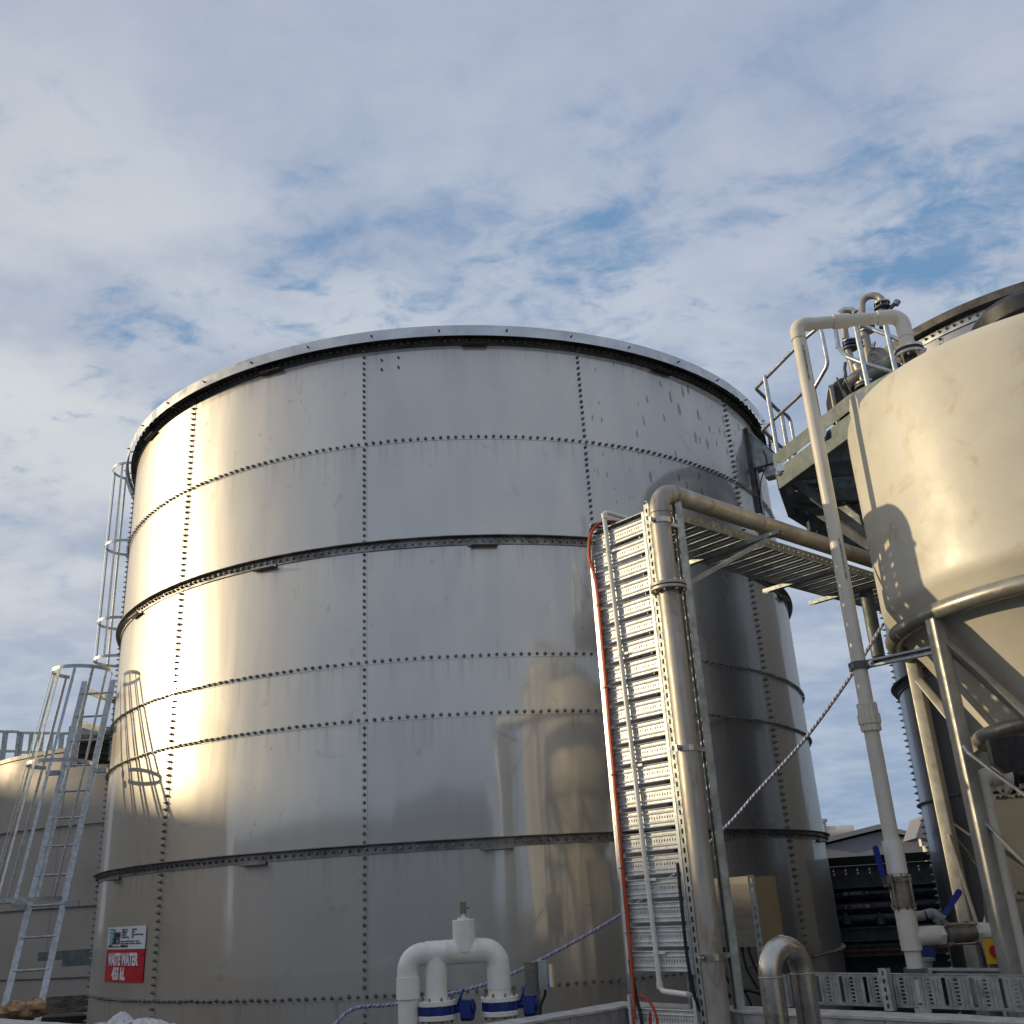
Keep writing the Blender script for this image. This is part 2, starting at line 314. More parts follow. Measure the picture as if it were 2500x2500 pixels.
    def build(s, name, mats, parent=None, smooth=True, ang=35, panel=None):
        me = bpy.data.meshes.new(name); off = parent.location if parent is not None and parent.type == 'EMPTY' else (parent['_o'] if parent is not None and '_o' in parent else Vector((0, 0, 0)))
        off = Vector(off); me.from_pydata([tuple(Vector(a) - off) for a in s.v], [], s.f)
        if not isinstance(mats, (list, tuple)): mats = [mats]
        for m_ in mats: me.materials.append(m_)
        me.polygons.foreach_set('material_index', s.mi)
        if s.uv:
            ul = me.uv_layers.new(name='UVMap')
            for fi, u in s.uv.items():
                for k, li in enumerate(me.polygons[fi].loop_indices): ul.data[li].uv = u[k]
        if smooth:
            me.polygons.foreach_set('use_smooth', [True] * len(me.polygons)); me.set_sharp_from_angle(angle=R_(ang))
        if panel:
            a = me.attributes.new('panel', 'FLOAT', 'FACE'); a.data.foreach_set('value', panel)
        me.update()
        o = bpy.data.objects.new(name, me); sc.collection.objects.link(o)
        if parent is not None:
            o.parent = parent; ORG[o.name] = off
        else: ORG[o.name] = off
        return o
ORG = {}
def sub(mb, name, mats, parentmesh, **k):      # sub-part: child of a mesh whose local frame is its thing's base
    off = ORG[parentmesh.name]; mb.v = [Vector(a) - off for a in mb.v]; o = mb.build(name, mats, None, **k); o.parent = parentmesh; return o
def thing(name, label, cat, loc=(0, 0, 0), group=None):
    o = bpy.data.objects.new(name, None); sc.collection.objects.link(o); o.location = loc; o.empty_display_size = .2
    o['label'] = label; o['category'] = cat
    if group: o['group'] = group
    return o
def tag(o, label, cat, group=None):
    o['label'] = label; o['category'] = cat
    if group: o['group'] = group
    return o
def struct(o): o['kind'] = 'structure'; return o
def rootat(o, loc):    # move a world-space mesh's origin to its base
    loc = Vector(loc); o.data.transform(Matrix.Translation(-loc)); o.location = loc; return o
def copy_tree(o, parent=None):
    c = o.copy(); sc.collection.objects.link(c); c.parent = parent
    for ch in [k for k in bpy.data.objects if k.parent == o]: copy_tree(ch, c)
    return c
def arc(c, p, q, n=8):     # fillet from p to q round corner c (quadratic)
    c, p, q = Vector(c), Vector(p), Vector(q); return [((1 - t) ** 2) * p + 2 * t * (1 - t) * c + t * t * q for t in [i / n for i in range(n + 1)]]
def elbow(a, c, b, rad, n=9):   # path a->c->b with true circular fillet
    a, c, b = Vector(a), Vector(c), Vector(b); u = (a - c).normalized(); v = (b - c).normalized(); th = u.angle(v); L = rad / math.tan(th / 2)
    ctr = c + (u + v).normalized() * (rad / math.sin(th / 2)); s = c + u * L; e = c + v * L; o = []
    x = (s - ctr); y = (e - ctr); ang = x.angle(y)
    for i in range(n + 1):
        t = i / n; o.append(ctr + (x * math.sin((1 - t) * ang) + y * math.sin(t * ang)) / math.sin(ang))
    return [a] + o + [b]
def polyfillet(pts, rad, n=6):
    pts = [Vector(p) for p in pts]; o = [pts[0]]
    for i in range(1, len(pts) - 1):
        e = elbow(pts[i - 1], pts[i], pts[i + 1], rad, n); o += e[1:-1]
    return o + [pts[-1]]
def text_mb(txt, height, wscale=1.0, bold=0., depth=.0015, space=1.0):
    """text as mesh; returns list of verts (x right, y up, z out), faces, width; baseline at 0"""
    cu_ = bpy.data.curves.new('t', 'FONT'); cu_.body = txt; cu_.size = 1; cu_.offset = bold; cu_.extrude = depth / 2; cu_.space_character = space; cu_.resolution_u = 3
    o = bpy.data.objects.new('t', cu_); sc.collection.objects.link(o); dg = bpy.context.evaluated_depsgraph_get()
    me = bpy.data.meshes.new_from_object(o.evaluated_get(dg)); sc.collection.objects.unlink(o); bpy.data.objects.remove(o); bpy.data.curves.remove(cu_)
    xs = [v.co.x for v in me.vertices]; ys = [v.co.y for v in me.vertices]; k = height / (.7)
    x0 = min(xs); vs = [((v.co.x - x0) * k * wscale, v.co.y * k, v.co.z) for v in me.vertices]; fs = [tuple(p.vertices) for p in me.polygons]
    wd = (max(xs) - x0) * k * wscale; bpy.data.meshes.remove(me); return vs, fs, wd
#==BUILD==
# ------------------------------------------------------------------ ground
g = MB(); g.box((0, 0, -.05), 1600, 1600, .1); struct(g.build('ground', M['yard'], smooth=False))
s = MB(); s.box((0, 9, .004), 60, 44, .08); struct(s.build('yard_slab', M['yard'], smooth=False))
# ------------------------------------------------------------------ bolted steel tanks
def shell_patch(mb, O, R, t0, t1, z0, z1, n, ro, panelv, pan, z_in):
    """one curved sheet; lapped: its right edge and its lower edge stand proud of the neighbours"""
    th = .004; base = len(mb.v); O = Vector((O[0], O[1], 0))
    for k in range(n + 1):
        f = k / n; t = R_(t0 + (t1 - t0) * f); u = Vector((math.sin(t), -math.cos(t), 0))
        for (z, ex) in ((z0, .0045), (z1, 0)):
            rr = R + ro + ex + .0045 * f
            mb.v.append(O + u * rr + Vector((0, 0, z))); mb.v.append(O + u * (rr - th) + Vector((0, 0, z)))
    for k in range(n):
        a = base + 4 * k; w0 = 360 if t0 > 175 else 0; f0 = R * R_(t0 - w0 + (t1 - t0) * k / n); f1 = R * R_(t0 - w0 + (t1 - t0) * (k + 1) / n)
        mb.face((a, a + 4, a + 6, a + 2), ((f0, z0), (f1, z0), (f1, z1), (f0, z1))); pan.append(panelv)
        mb.face((a + 1, a + 3, a + 7, a + 5)); pan.append(panelv)
        mb.face((a, a + 1, a + 5, a + 4)); pan.append(panelv); mb.face((a + 2, a + 6, a + 7, a + 3)); pan.append(panelv)
    mb.face((base, base + 2, base + 3, base + 1)); pan.append(panelv); e = base + 4 * n; mb.face((e, e + 1, e + 3, e + 2)); pan.append(panelv)
def bolt_mb(mb, P, u, k=1.0):
    k *= random.uniform(.92, 1.08); P = P + Vector((0, 0, random.uniform(-.0035, .0035))); x, y, d = basis((Vector(u) + Vector((random.uniform(-.06, .06), random.uniform(-.06, .06), random.uniform(-.06, .06)))))
    ph = random.random() * 60
    def ngon(r0, r1, h0, h1, n):
        base = len(mb.v)
        for (r, h) in ((r0, h0), (r1, h1)):
            for i in range(n):
                a = R_(ph + 360 * i / n); mb.v.append(P + d * h + (x * math.cos(a) + y * math.sin(a)) * r)
        for i in range(n):
            j = (i + 1) % n; mb.face((base + i, base + j, base + n + j, base + n + i))
        mb.face([base + n + i for i in range(n)])
    ngon(.019 * k, .018 * k, 0, .004, 10); ngon(.0145 * k, .0135 * k, .004, .017, 6); ngon(.0075 * k, .007 * k, .017, .034, 6)
def bolted_tank(root, O, R, courses, segs, off, rows, vis, stiff, hsp, shellmat, cam_t, near_parts=100):
    pan = []; mb = MB(); rnd = random.Random(3)
    for i in range(len(courses) - 1):
        for j in range(segs):
            sh_ = off; t0 = sh_ + j * 360 / segs; t1 = t0 + 360 / segs + math.degrees(.05 / R)
            shell_patch(mb, O, R, t0, t1, courses[i] - .03, courses[i + 1] + .03, max(8, int(360 / segs)), 0, rnd.random(), pan, 0)
    sh = mb.build('shell', shellmat, root, ang=20, panel=pan)
    pts = []; Ov = Vector((O[0], O[1], 0))
    def P(t, z, r): tt = R_(t); u = Vector((math.sin(tt), -math.cos(tt), 0)); return Ov + u * r + Vector((0, 0, z)), u
    nb_ = int(round(2 * math.pi * R / segs / hsp))
    for z, ro in rows:
        for j in range(segs):
            for k in range(nb_):
                t = off + (j + (k + .5) / nb_) * 360 / segs; tt = (t + 180) % 360 - 180
                if vis[0] <= tt <= vis[1]: pts.append((*P(tt, z, R + ro), tt, z))
    for j in range(segs):
        tt = (off + j * 360 / segs + math.degrees(.02 / R) + 180) % 360 - 180
        if not vis[0] <= tt <= vis[1]: continue
        for i in range(len(courses) - 1):
            z0, z1 = courses[i], courses[i + 1]; n = int(round((z1 - z0) / .0715))
            for k in range(1, n):
                z = z0 + (z1 - z0) * k / n
                if any(abs(z - q) < .035 for q, _ in rows): continue
                pts.append((*P(tt, z, R + .010), tt, z))
    pts.sort(key=lambda p: (p[0] - Vector((0, 0, CZ))).length)
    inview = [p for p in pts if abs(p[2] - cam_t) < 70]
    sel = inview[:near_parts]; ids = set(id(p) for p in sel)
    for p in sel:
        b = MB(); bolt_mb(b, p[0], p[1]); b.build('bolt', M['bolt'], root, smooth=False)
    b = MB()
    for p in pts:
        if id(p) not in ids: bolt_mb(b, p[0], p[1])
    o = b.build('bolts', M['bolt'], root, smooth=False); o['kind'] = 'stuff'
    for z in stiff:
        m = MB(); m.ring(O, R + .010, R + .016, z - .045, z + .035, *vis, n=150); m.ring(O, R + .010, R + .078, z + .035, z + .042, *vis, n=150)
        m.build('stiffener_ring', M['angle'], root)
    return sh
T1 = (-.855, 14.276); R1 = 4.65
root = thing('steel_tank', 'huge bolted stainless steel waste water tank with two dark stiffening rings filling the middle', 'tank', (*T1, 0))
c1 = [.05, 1.213, 2.440, 3.630, 4.200, 5.400, 6.590, 7.800]
bolted_tank(root, T1, R1, c1, 12, -8.8, [(c1[1], .011), (c1[2] - .005, .017), (c1[3], .011), (c1[4], .011), (c1[5] - .005, .017), (c1[6], .011), (7.768, .017)], (-118, 112), [c1[2], c1[5]], .0805, M['shell'], 0)
for z in (c1[2], c1[5], 7.775):          # splice plates under the rings, half way between the vertical seams
    for k in range(-3, 4):
        t = 6.6 + 29.4 * k; m = MB(); h = math.degrees(.155 / R1)
        m.ring(T1, R1 + .017, R1 + .0225, z - .062, z + .030, t - h, t + h, n=8); m.ring(T1, R1 + .017, R1 + .082, z - .068, z - .062, t - h * .8, t + h, n=8)
        m.build('splice_plate', M['angle'] if z < 7 else M['darkang'], root)  # top plates get the dark copy, standing in for rim shadow
# top angle, corrugated roof edge, roof, flashing and its brackets
m = MB(); m.ring(T1, R1 + .010, R1 + .016, 7.722, 7.812, -180, 180, 180); m.ring(T1, R1 - .02, R1 + .075, 7.812, 7.820, -180, 180, 180); m.build('top_angle', M['darkang'], root)  # shadow under the rim is put into the dark colour
m = MB(); n = 1080; base = 0
for k in range(n):
    t = 2 * math.pi * k / n; u = Vector((math.sin(t), -math.cos(t), 0)); wv = .5 + .5 * math.cos(k / n * 2 * math.pi * 190)
    zz = 7.826 + .045 * wv
    for rr, z in ((R1 + .085, zz), (R1 + .085, zz + .006), (0.0, 8.30)):
        m.v.append(Vector((*T1, 0)) + u * rr + Vector((0, 0, z)))
for k in range(n):
    a, b = 3 * k, 3 * ((k + 1) % n); m.face((a, b, b + 1, a + 1)); m.face((a + 1, b + 1, b + 2, a + 2)); m.face((a, a + 2, b + 2, b))
m.build('corrugated_roof', M['darkang'], root, ang=60)
m = MB(); m.ring(T1, R1 + .145, R1 + .148, 7.765, 7.892, -180, 180, 240); m.ring(T1, R1 + .115, R1 + .148, 7.892, 7.895, -180, 180, 240); m.build('flashing', M['bright'], root)
for k in range(40):
    t = 9 * k + 2.0; tt = (t + 180) % 360 - 180
    if not -115 < tt < 110: continue
    u = Vector((math.sin(R_(t)), -math.cos(R_(t)), 0)); P = Vector((*T1, 0)) + u * (R1 + .02)
    m = MB(); m.bar(P + Vector((0, 0, 7.805)), P + u * .125 + Vector((0, 0, 7.785)), .024, .006); bolt_mb(m, P + u * .128 + Vector((0, 0, 7.83)), u, .7)
    m.build('flashing_bracket', M['angle'], root)
# three plugged holes in the top course
for (dx, dz) in ((.22, 7.60), (.41, 7.61), (.22, 7.48), (.41, 7.49)):
    m = MB(); t = R_(-8.8 + math.degrees(dx / R1)); u = Vector((math.sin(t), -math.cos(t), 0)); bolt_mb(m, Vector((*T1, dz)) + u * (R1 + .006), u, .8); m.build('plug_bolt', M['bolt'], root, smooth=False)
# ---- smaller tank on the right
T2 = (6.39, 10.51); R2 = 2.29
root2 = thing('steel_tank', 'narrow dark grey bolted steel tank behind the cream cone tank on the right', 'tank', (*T2, 0))
c2 = [.05, 1.45, 2.64, 3.86, 5.05, 6.24, 7.21]
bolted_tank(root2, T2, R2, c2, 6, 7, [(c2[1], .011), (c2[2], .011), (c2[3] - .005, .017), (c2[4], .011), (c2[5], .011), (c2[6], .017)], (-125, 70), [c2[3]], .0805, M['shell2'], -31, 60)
m = MB(); m.ring(T2, R2 + .010, R2 + .016, 7.16, 7.26, -180, 180, 120); m.build('top_band', M['bright'], root2)
m = MB(); m.ring(T2, R2 - .02, R2 + .10, 7.26, 7.268, -180, 180, 120); m.ring(T2, R2 + .095, R2 + .10, 7.268, 7.35, -180, 180, 120); m.build('top_angle', M['darkang'], root2)
m = MB(); m.lathe((*T2, 7.29), (0, 0, 1), [(R2 + .05, 0), (.01, .3)], 48); m.build('roof', M['darkang'], root2)
# ---- tan tank at the far left
T3 = (-6.21, 23.18); R3 = 5.6
root3 = thing('steel_tank', 'wide tan tank with plain horizontal seams at the far left behind the ladder', 'tank', (*T3, 0))
c3 = [.05, 1.20, 2.28, 3.60, 4.86]; pan = []; m = MB(); rnd = random.Random(5)
for i in range(4):
    for j in range(12): shell_patch(m, T3, R3 + .012 * (3 - i), 9 + j * 30, 9 + j * 30 + 30.6, c3[i] - .03, c3[i + 1] + .03, 16, 0, rnd.random(), pan, 0)
m.build('shell', M['tan'], root3, ang=20)
m = MB()
for z in c3[1:4]: m.ring(T3, R3 + .035, R3 + .06, z - .035, z - .02, -100, 100, 90)
m.build('seam_bead', M['darkang'], root3)
m = MB(); m.ring(T3, R3 - .05, R3 + .03, 4.86, 4.93, -180, 180, 96); m.lathe((*T3, 4.9), (0, 0, 1), [(R3, 0), (.01, .35)], 60); m.build('roof', M['tan'], root3)
# sign on the big tank ------------------------------------------------
sg = thing('tank_sign', 'white over red sign reading WASTE WATER 455 kL near the foot of the big tank', 'sign', (T1[0] - R1 * math.sin(R_(47)), T1[1] - R1 * math.cos(R_(47)), 1.38))
tl, tr = -53.05, -41.05; zt, zm, zb = 1.90, 1.685, 1.375; RS = R1 + .016
def cylmap(u, z, r):   # u: metres from left edge
    t = R_(tl) + u / RS; return Vector((T1[0] + math.sin(t) * r, T1[1] - math.cos(t) * r, z))
SW = R_(tr - tl) * RS
def plate(name, z0, z1, r, mt, u0_=0, u1=None, par=None):
    u1 = SW if u1 is None else u1; m = MB(); n = 12
    for k in range(n + 1):
        u = u0_ + (u1 - u0_) * k / n
        for z in (z0, z1):
            m.v.append(cylmap(u, z, r)); m.v.append(cylmap(u, z, r - .003))
    for k in range(n):
        a = 4 * k; m.face((a, a + 4, a + 6, a + 2)); m.face((a + 1, a + 3, a + 7, a + 5)); m.face((a, a + 1, a + 5, a + 4)); m.face((a + 2, a + 6, a + 7, a + 3))
    m.face((0, 2, 3, 1)); e = 4 * n; m.face((e, e + 1, e + 3, e + 2)); return m.build(name, mt, par or sg)
pw = plate('white_panel', zm, zt, RS, M['white']); pr_ = plate('red_panel', zb, zm - .002, RS, M['red'])
def sign_text(name, lines, mt, r):
    m = MB()
    for txt, u, z, h, W_, bold in lines:
        vs, fs, wd = text_mb(txt, h, 1.0, bold); q_ = W_ / wd; vs = [(x * q_, y, zz) for x, y, zz in vs]; b = len(m.v)
        for (x, y, zz) in vs: m.v.append(cylmap(u + x, z + y, r + zz))
        for f in fs: m.face([b + i for i in f])
    return m.build(name, mt, sg, smooth=False)
sign_text('lettering', [('WASTE WATER', .085, 1.538, .107, .78, .05), ('455 kL', .24, 1.402, .107, .36, .05)], M['white'], RS + .0025)
sign_text('lettering', [('the', .20, 1.858, .022, .05, .03), ('TASMAN', .19, 1.795, .052, .21, .06), ('TANK CO', .18, 1.735, .052, .22, .06), ('WATER & PROCESS TANKS', .04, 1.703, .013, .35, .01), ('PH 1800 826 526', .42, 1.703, .021, .19, .04),
    ('PROJECT No', .44, 1.862, .016, .14, .02), ('DIAMETER', .44, 1.838, .016, .13, .02), ('HEIGHT', .44, 1.814, .016, .11, .02), ('CAPACITY kL', .44, 1.790, .016, .18, .02), ('20455', .68, 1.862, .016, .11, .02), ('2016', .68, 1.838, .016, .07, .02), ('Waste Water Storage', .68, 1.814, .016, .25, .02), ('455', .68, 1.790, .016, .05, .02),
    ('BOLTED STAINLESS STEEL TANKS', .42, 1.752, .013, .44, .02), ('DESIGN SUPPLY INSTALL SERVICE', .42, 1.731, .013, .48, .02)], M['ink'], RS + .0025)
m = MB()
for k in range(3):
    plate('logo_block', 1.728 + k * .047, 1.768 + k * .047, RS + .004, M['skyblue'], .065, .175)
plate('logo_bar', 1.874, 1.884, RS + .004, M['ink'], .055, .185); plate('logo_bar', 1.716, 1.724, RS + .004, M['ink'], .055, .185)
# ------------------------------------------------------------------ unseen dark block added on the right to darken the steel's reflections
b = thing('dark_reflection_block', 'unseen dark block added right of the view to darken the tank side reflections', 'building', (26, 12, 0))
m = MB(); m.box((27, 11, 6.3), 12, 38, 12.6); m.build('wall', M['darkblock'], b, smooth=False)
m = MB(); m.box((27, 11, 12.66), 12.4, 38.4, .12); m.build('roof', M['slate'], b, smooth=False)
# ------------------------------------------------------------------ what stands behind the viewer and shows in the polished steel
b = thing('factory_building', 'long beige factory wall behind the viewer, a dim mirrored band in the big tank', 'building', (-20, -14, 0))
m = MB(); m.box((-24, -16, 2.6), 34, 8, 5.2, (math.cos(.5), -math.sin(.5), 0), (math.sin(.5), math.cos(.5), 0)); m.build('wall', M['brick'], b, smooth=False)
m = MB(); m.box((-24, -16, 5.3), 34.6, 8.6, .2, (math.cos(.5), -math.sin(.5), 0), (math.sin(.5), math.cos(.5), 0)); m.build('roof', M['slate'], b, smooth=False)
b = thing('cream_silo', 'cream fluted silo behind the viewer, mirrored as a tall pale shape in the tank', 'silo', (9.5, -5.5, 0))
m = MB(); nf = 40; prof = []
for k in range(nf * 4):
    a = 2 * math.pi * k / (nf * 4); rr = 3.7 + (.12 if k % 4 in (1, 2) else 0); prof.append(Vector((9.5 + rr * math.cos(a), -5.5 + rr * math.sin(a), 0)))
m.prism(prof, (0, 0, 7.4)); m.build('wall', M['creamwall'], b, smooth=False)
m = MB(); m.lathe((9.5, -5.5, 7.4), (0, 0, 1), [(3.9, 0), (3.9, .15), (1.9, .8), (.01, 1.0)], 40); m.build('roof', M['paleroof'], b)
b = thing('warehouse', 'grey warehouse behind the viewer, mirrored low in the middle of the big tank', 'building', (-3, -20, 0))
m = MB(); m.box((-3, -22, 2.5), 14, 8, 5.0); m.build('wall', M['greyclad'], b, smooth=False)
m = MB(); m.prism([(-10.3, -26.2, 5), (4.3, -26.2, 5), (4.3, -22, 6.3), (-10.3, -22, 6.3)], (0, 0, .1)); m.prism([(-10.3, -22, 6.3), (4.3, -22, 6.3), (4.3, -17.8, 5), (-10.3, -17.8, 5)], (0, 0, .1)); m.build('roof', M['slate'], b, smooth=False)
K = 1.048      # distance factor of the wall and tray group, from the shadow it throws on the cone tank
# ------------------------------------------------------------------ bund wall (three runs of rendered blocks)
def bund(name, label, p, q, nrm, ztop=1.324, th=.19, ext=0):
    p = Vector((*p, 0)); q = Vector((*q, 0)); nn = Vector((*nrm, 0)).normalized(); d = (q - p).normalized(); L = (q - p).length
    t = thing(name, label, 'wall', (p.x, p.y, 0)); m = MB(); nb_ = int(L / .40) + 1; bh = .195
    for r in range(7):
        z0 = ztop - .012 - bh * (r + 1) + (0 if r else 0)
        for k in range(-1, nb_ + 1):
            a = max(0, (k + (.5 if r % 2 else 0)) * .40); b = min(L, (k + 1 + (.5 if r % 2 else 0)) * .40)
            if b - a < .02: continue
            c = p + d * (a + b) / 2 + nn * (th / 2 + random.uniform(-.0008, .0008)); m.box((c.x, c.y, z0 + bh / 2 ), b - a - .005, th, bh - .004, d, nn, (0, 0, 1))
    m.build('blockwork', M['conc'], t, smooth=False)
    m = MB(); n = int(L / .12) + 1
    for k in range(n + 1):
        for j, off in enumerate((-.006, th + .006)):
            for z in (ztop - .012, ztop + random.uniform(-.0015, .0025)):
                P = p + d * (L * k / n) + nn * (off + random.uniform(-.002, .002)); m.v.append(Vector((P.x, P.y, z)))
    for k in range(n):
        a = 4 * k; m.face((a + 1, a + 5, a + 7, a + 3)); m.face((a, a + 4, a + 5, a + 1)); m.face((a + 2, a + 3, a + 7, a + 6)); m.face((a, a + 2, a + 6, a + 4))
    m.face((0, 1, 3, 2)); e = 4 * n; m.face((e, e + 2, e + 3, e + 1))
    m.build('capping', M['conctop'], t, smooth=False); return t
WC = Vector((.47, 6.28))
bund('block_wall', 'low grey block wall carrying the slotted tray at the bottom right', (.60 * K, 6.136 * K), (2.95 * K, 3.54 * K), (-.742, -.67))
bund('block_wall', 'short block wall run rising beside the white pipes towards the cable tray', (-.80 * K, 5.05 * K), (.46 * K, 6.28 * K), (.705, -.71))
bund('block_wall', 'block wall top at the bottom left corner in front of the ladder', (-.82 * K, 5.05 * K), (-5.6 * K, 9.30 * K), (-.66, -.75))
# ------------------------------------------------------------------ perforated trays and struts
def slotstrip(mb, p, q, wdir, wd, th, pitch, slot, sw, rows=1):
    """flat strip p->q with a line of punched slots"""
    p = Vector(p); q = Vector(q); d = (q - p).normalized(); L = (q - p).length; wdir = Vector(wdir).normalized(); n = d.cross(wdir); n_ = max(1, int(L / pitch))
    bw = (wd - sw) / 2; c = (p + q) / 2
    for s_ in (-1, 1): mb.box(c + wdir * s_ * (sw / 2 + bw / 2), bw, th, L, wdir, n, d)
    mb.box(p + d * (L - n_ * pitch) / 4, sw, th, max(.001, (L - n_ * pitch) / 2), wdir, n, d); mb.box(q - d * (L - n_ * pitch) / 4, sw, th, max(.001, (L - n_ * pitch) / 2), wdir, n, d)
    o = p + d * (L - n_ * pitch) / 2
    for k in range(n_): mb.box(o + d * (k * pitch + (pitch - slot) / 4), sw, th, (pitch - slot) / 2, wdir, n, d); mb.box(o + d * ((k + 1) * pitch - (pitch - slot) / 4), sw, th, (pitch - slot) / 2, wdir, n, d)
def slotstrut(mb, p, q, open_dir, wd=.041, h=.041, t=.003, pitch=.05, slot=.028, sw=.013):
    p = Vector(p); q = Vector(q); d = (q - p).normalized(); o = Vector(open_dir); o = (o - d * o.dot(d)).normalized(); x = d.cross(o); c = (p + q) / 2; L = (q - p).length
    slotstrip(mb, p - o * (h / 2), q - o * (h / 2), x, wd, t, pitch, slot, sw)
    for k in (-1, 1):
        mb.box(c + x * k * (wd / 2 - t / 2) + o * (t / 2), t, h - t, L, x, o, d); mb.box(c + x * k * (wd / 2 - t - .0045) + o * (h / 2 - t / 2), .009, t, L, x, o, d)
def ridge(mb, c, hw, hh, L, W, A, Nn):      # half-round ridge across the tray
    pts = []
    for i in range(7):
        a = math.pi * i / 6; pts.append(c - W * L / 2 + A * (math.cos(a) * hw) + Nn * (math.sin(a) * hh))
    mb.prism(pts, W * L)
def tray(t, O, A, B, Nn, L, W, railh, mod, mt, slotn=24, rh=.011, railmat=None):
    O = Vector(O); A = Vector(A).normalized(); B = Vector(B).normalized(); Nn = Vector(Nn).normalized(); m = MB(); n = int(L / mod)
    for k in range(n):
        c0 = O + A * (mod * (k + .5)) + B * W / 2; bw = mod * .31; w2 = W - .012
        # slotted strip, split into bars with real openings
        m.box(c0 + A * (bw * .5 - .006), w2, .012, .0014, B, A, Nn); m.box(c0 - A * (bw * .5 - .006), w2, .012, .0014, B, A, Nn)
        ps = w2 / slotn; sl = ps * .36
        for i in range(slotn + 1): m.box(O + A * (mod * (k + .5)) + B * (.006 + i * ps), ps - sl if 0 < i < slotn else (ps - sl) / 1.2, bw - .024 + .0004, .0014, B, A, Nn)
        for sg_ in (-1, 1):
            r1 = c0 + A * sg_ * (bw * .5 + mod * .055); ridge(m, r1, mod * .055, rh * .7, w2, B, A, Nn)
            m.box(c0 + A * sg_ * (bw * .5 + mod * .16), w2, mod * .10, .0014, B, A, Nn)
            r2 = c0 + A * sg_ * (bw * .5 + mod * .235); ridge(m, r2, mod * .035, rh, w2, B, A, Nn)
    m.build('perforated_rungs', mt, t, smooth=False)
    for s_ in (0, 1):
        m = MB(); p = O + B * (W * s_) + Nn * railh / 2; ww = .002
        slotstrip(m, p, p + A * L, Nn, railh, ww, mod / 2, .010, .007)
        m.box(O + A * L / 2 + B * (W * s_ + (.009 if s_ == 0 else -.009)) + Nn * (railh - .001), .018, L, .002, B, A, Nn)
        m.box(O + A * L / 2 + B * (W * s_ + (.006 if s_ == 0 else -.006)) + Nn * (-.003), .010, L, .002, B, A, Nn)
        m.build('side_rail', railmat or mt, t, smooth=False)
Lp = Vector((.492 * K, 5.868 * K, 0)); Bv = Vector((.674, -.739, 0)).normalized(); Av = Vector((.739, .674, 0)).normalized(); Nc = -Av; TW = .455 * K
Rp = Lp + Bv * TW; UP = Vector((0, 0, 1)); Z = lambda v, z: Vector((v.x, v.y, CZ + (z - CZ) * K))
t = thing('cable_tray', 'tall bright slotted cable tray standing upright, sunlit, right of the big tank', 'cable tray', Z(Lp, 0), 'perforated cable trays')
tray(t, Z(Lp, 1.52), UP, Bv, Nc, 2.50 * K, TW, .030, .1185 * K, M['tray'])
m = MB(); slotstrut(m, Z(Rp + Bv * .028 + Nc * .01, .35), Z(Rp + Bv * .028 + Nc * .01, 4.06), -Nc, .041, .041); m.build('slotted_post', M['galvdull'], t, smooth=False)
m = MB(); m.bar(Z(Lp - Bv * .02 - Nc * .012, .3), Z(Lp - Bv * .02 - Nc * .012, 3.86), .012, .05, Bv); m.build('edge_post', M['bright'], t, smooth=False)
m = MB(); slotstrut(m, Z(Lp + Bv * .37 - Nc * .10, 1.0), Z(Lp + Bv * .37 - Nc * .10, 3.93), Nc, .095, .03, .003, .06, .03, .014); m.build('rear_post', M['galvdull'], t, smooth=False)
t = thing('cable_tray', 'lowest length of upright cable tray, below the orange coil by the wall', 'cable tray', Z(Lp, .3), 'perforated cable trays')
tray(t, Z(Lp + Nc * .02, .30), UP, Bv, Nc, 1.12 * K, TW, .030, .1185 * K, M['tray'])
t = thing('cable_tray', 'overhead slotted cable tray seen from below, running back to the cream cone tank', 'cable tray', Z(Lp, 4.03), 'perforated cable trays')
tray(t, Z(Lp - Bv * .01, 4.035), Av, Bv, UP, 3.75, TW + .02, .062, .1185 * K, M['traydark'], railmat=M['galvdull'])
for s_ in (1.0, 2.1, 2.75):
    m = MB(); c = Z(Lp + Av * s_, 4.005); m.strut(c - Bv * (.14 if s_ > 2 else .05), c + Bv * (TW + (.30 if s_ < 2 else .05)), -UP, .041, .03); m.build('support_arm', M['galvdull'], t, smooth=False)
m = MB(); a_ = Z(Lp + Av * 1.0 + Bv * (TW + .20), 3.985); m.strut(a_, Vector((.975, 5.87, 3.63)), -Av, .026, .022); m.build('brace', M['galvdull'], t, smooth=False)
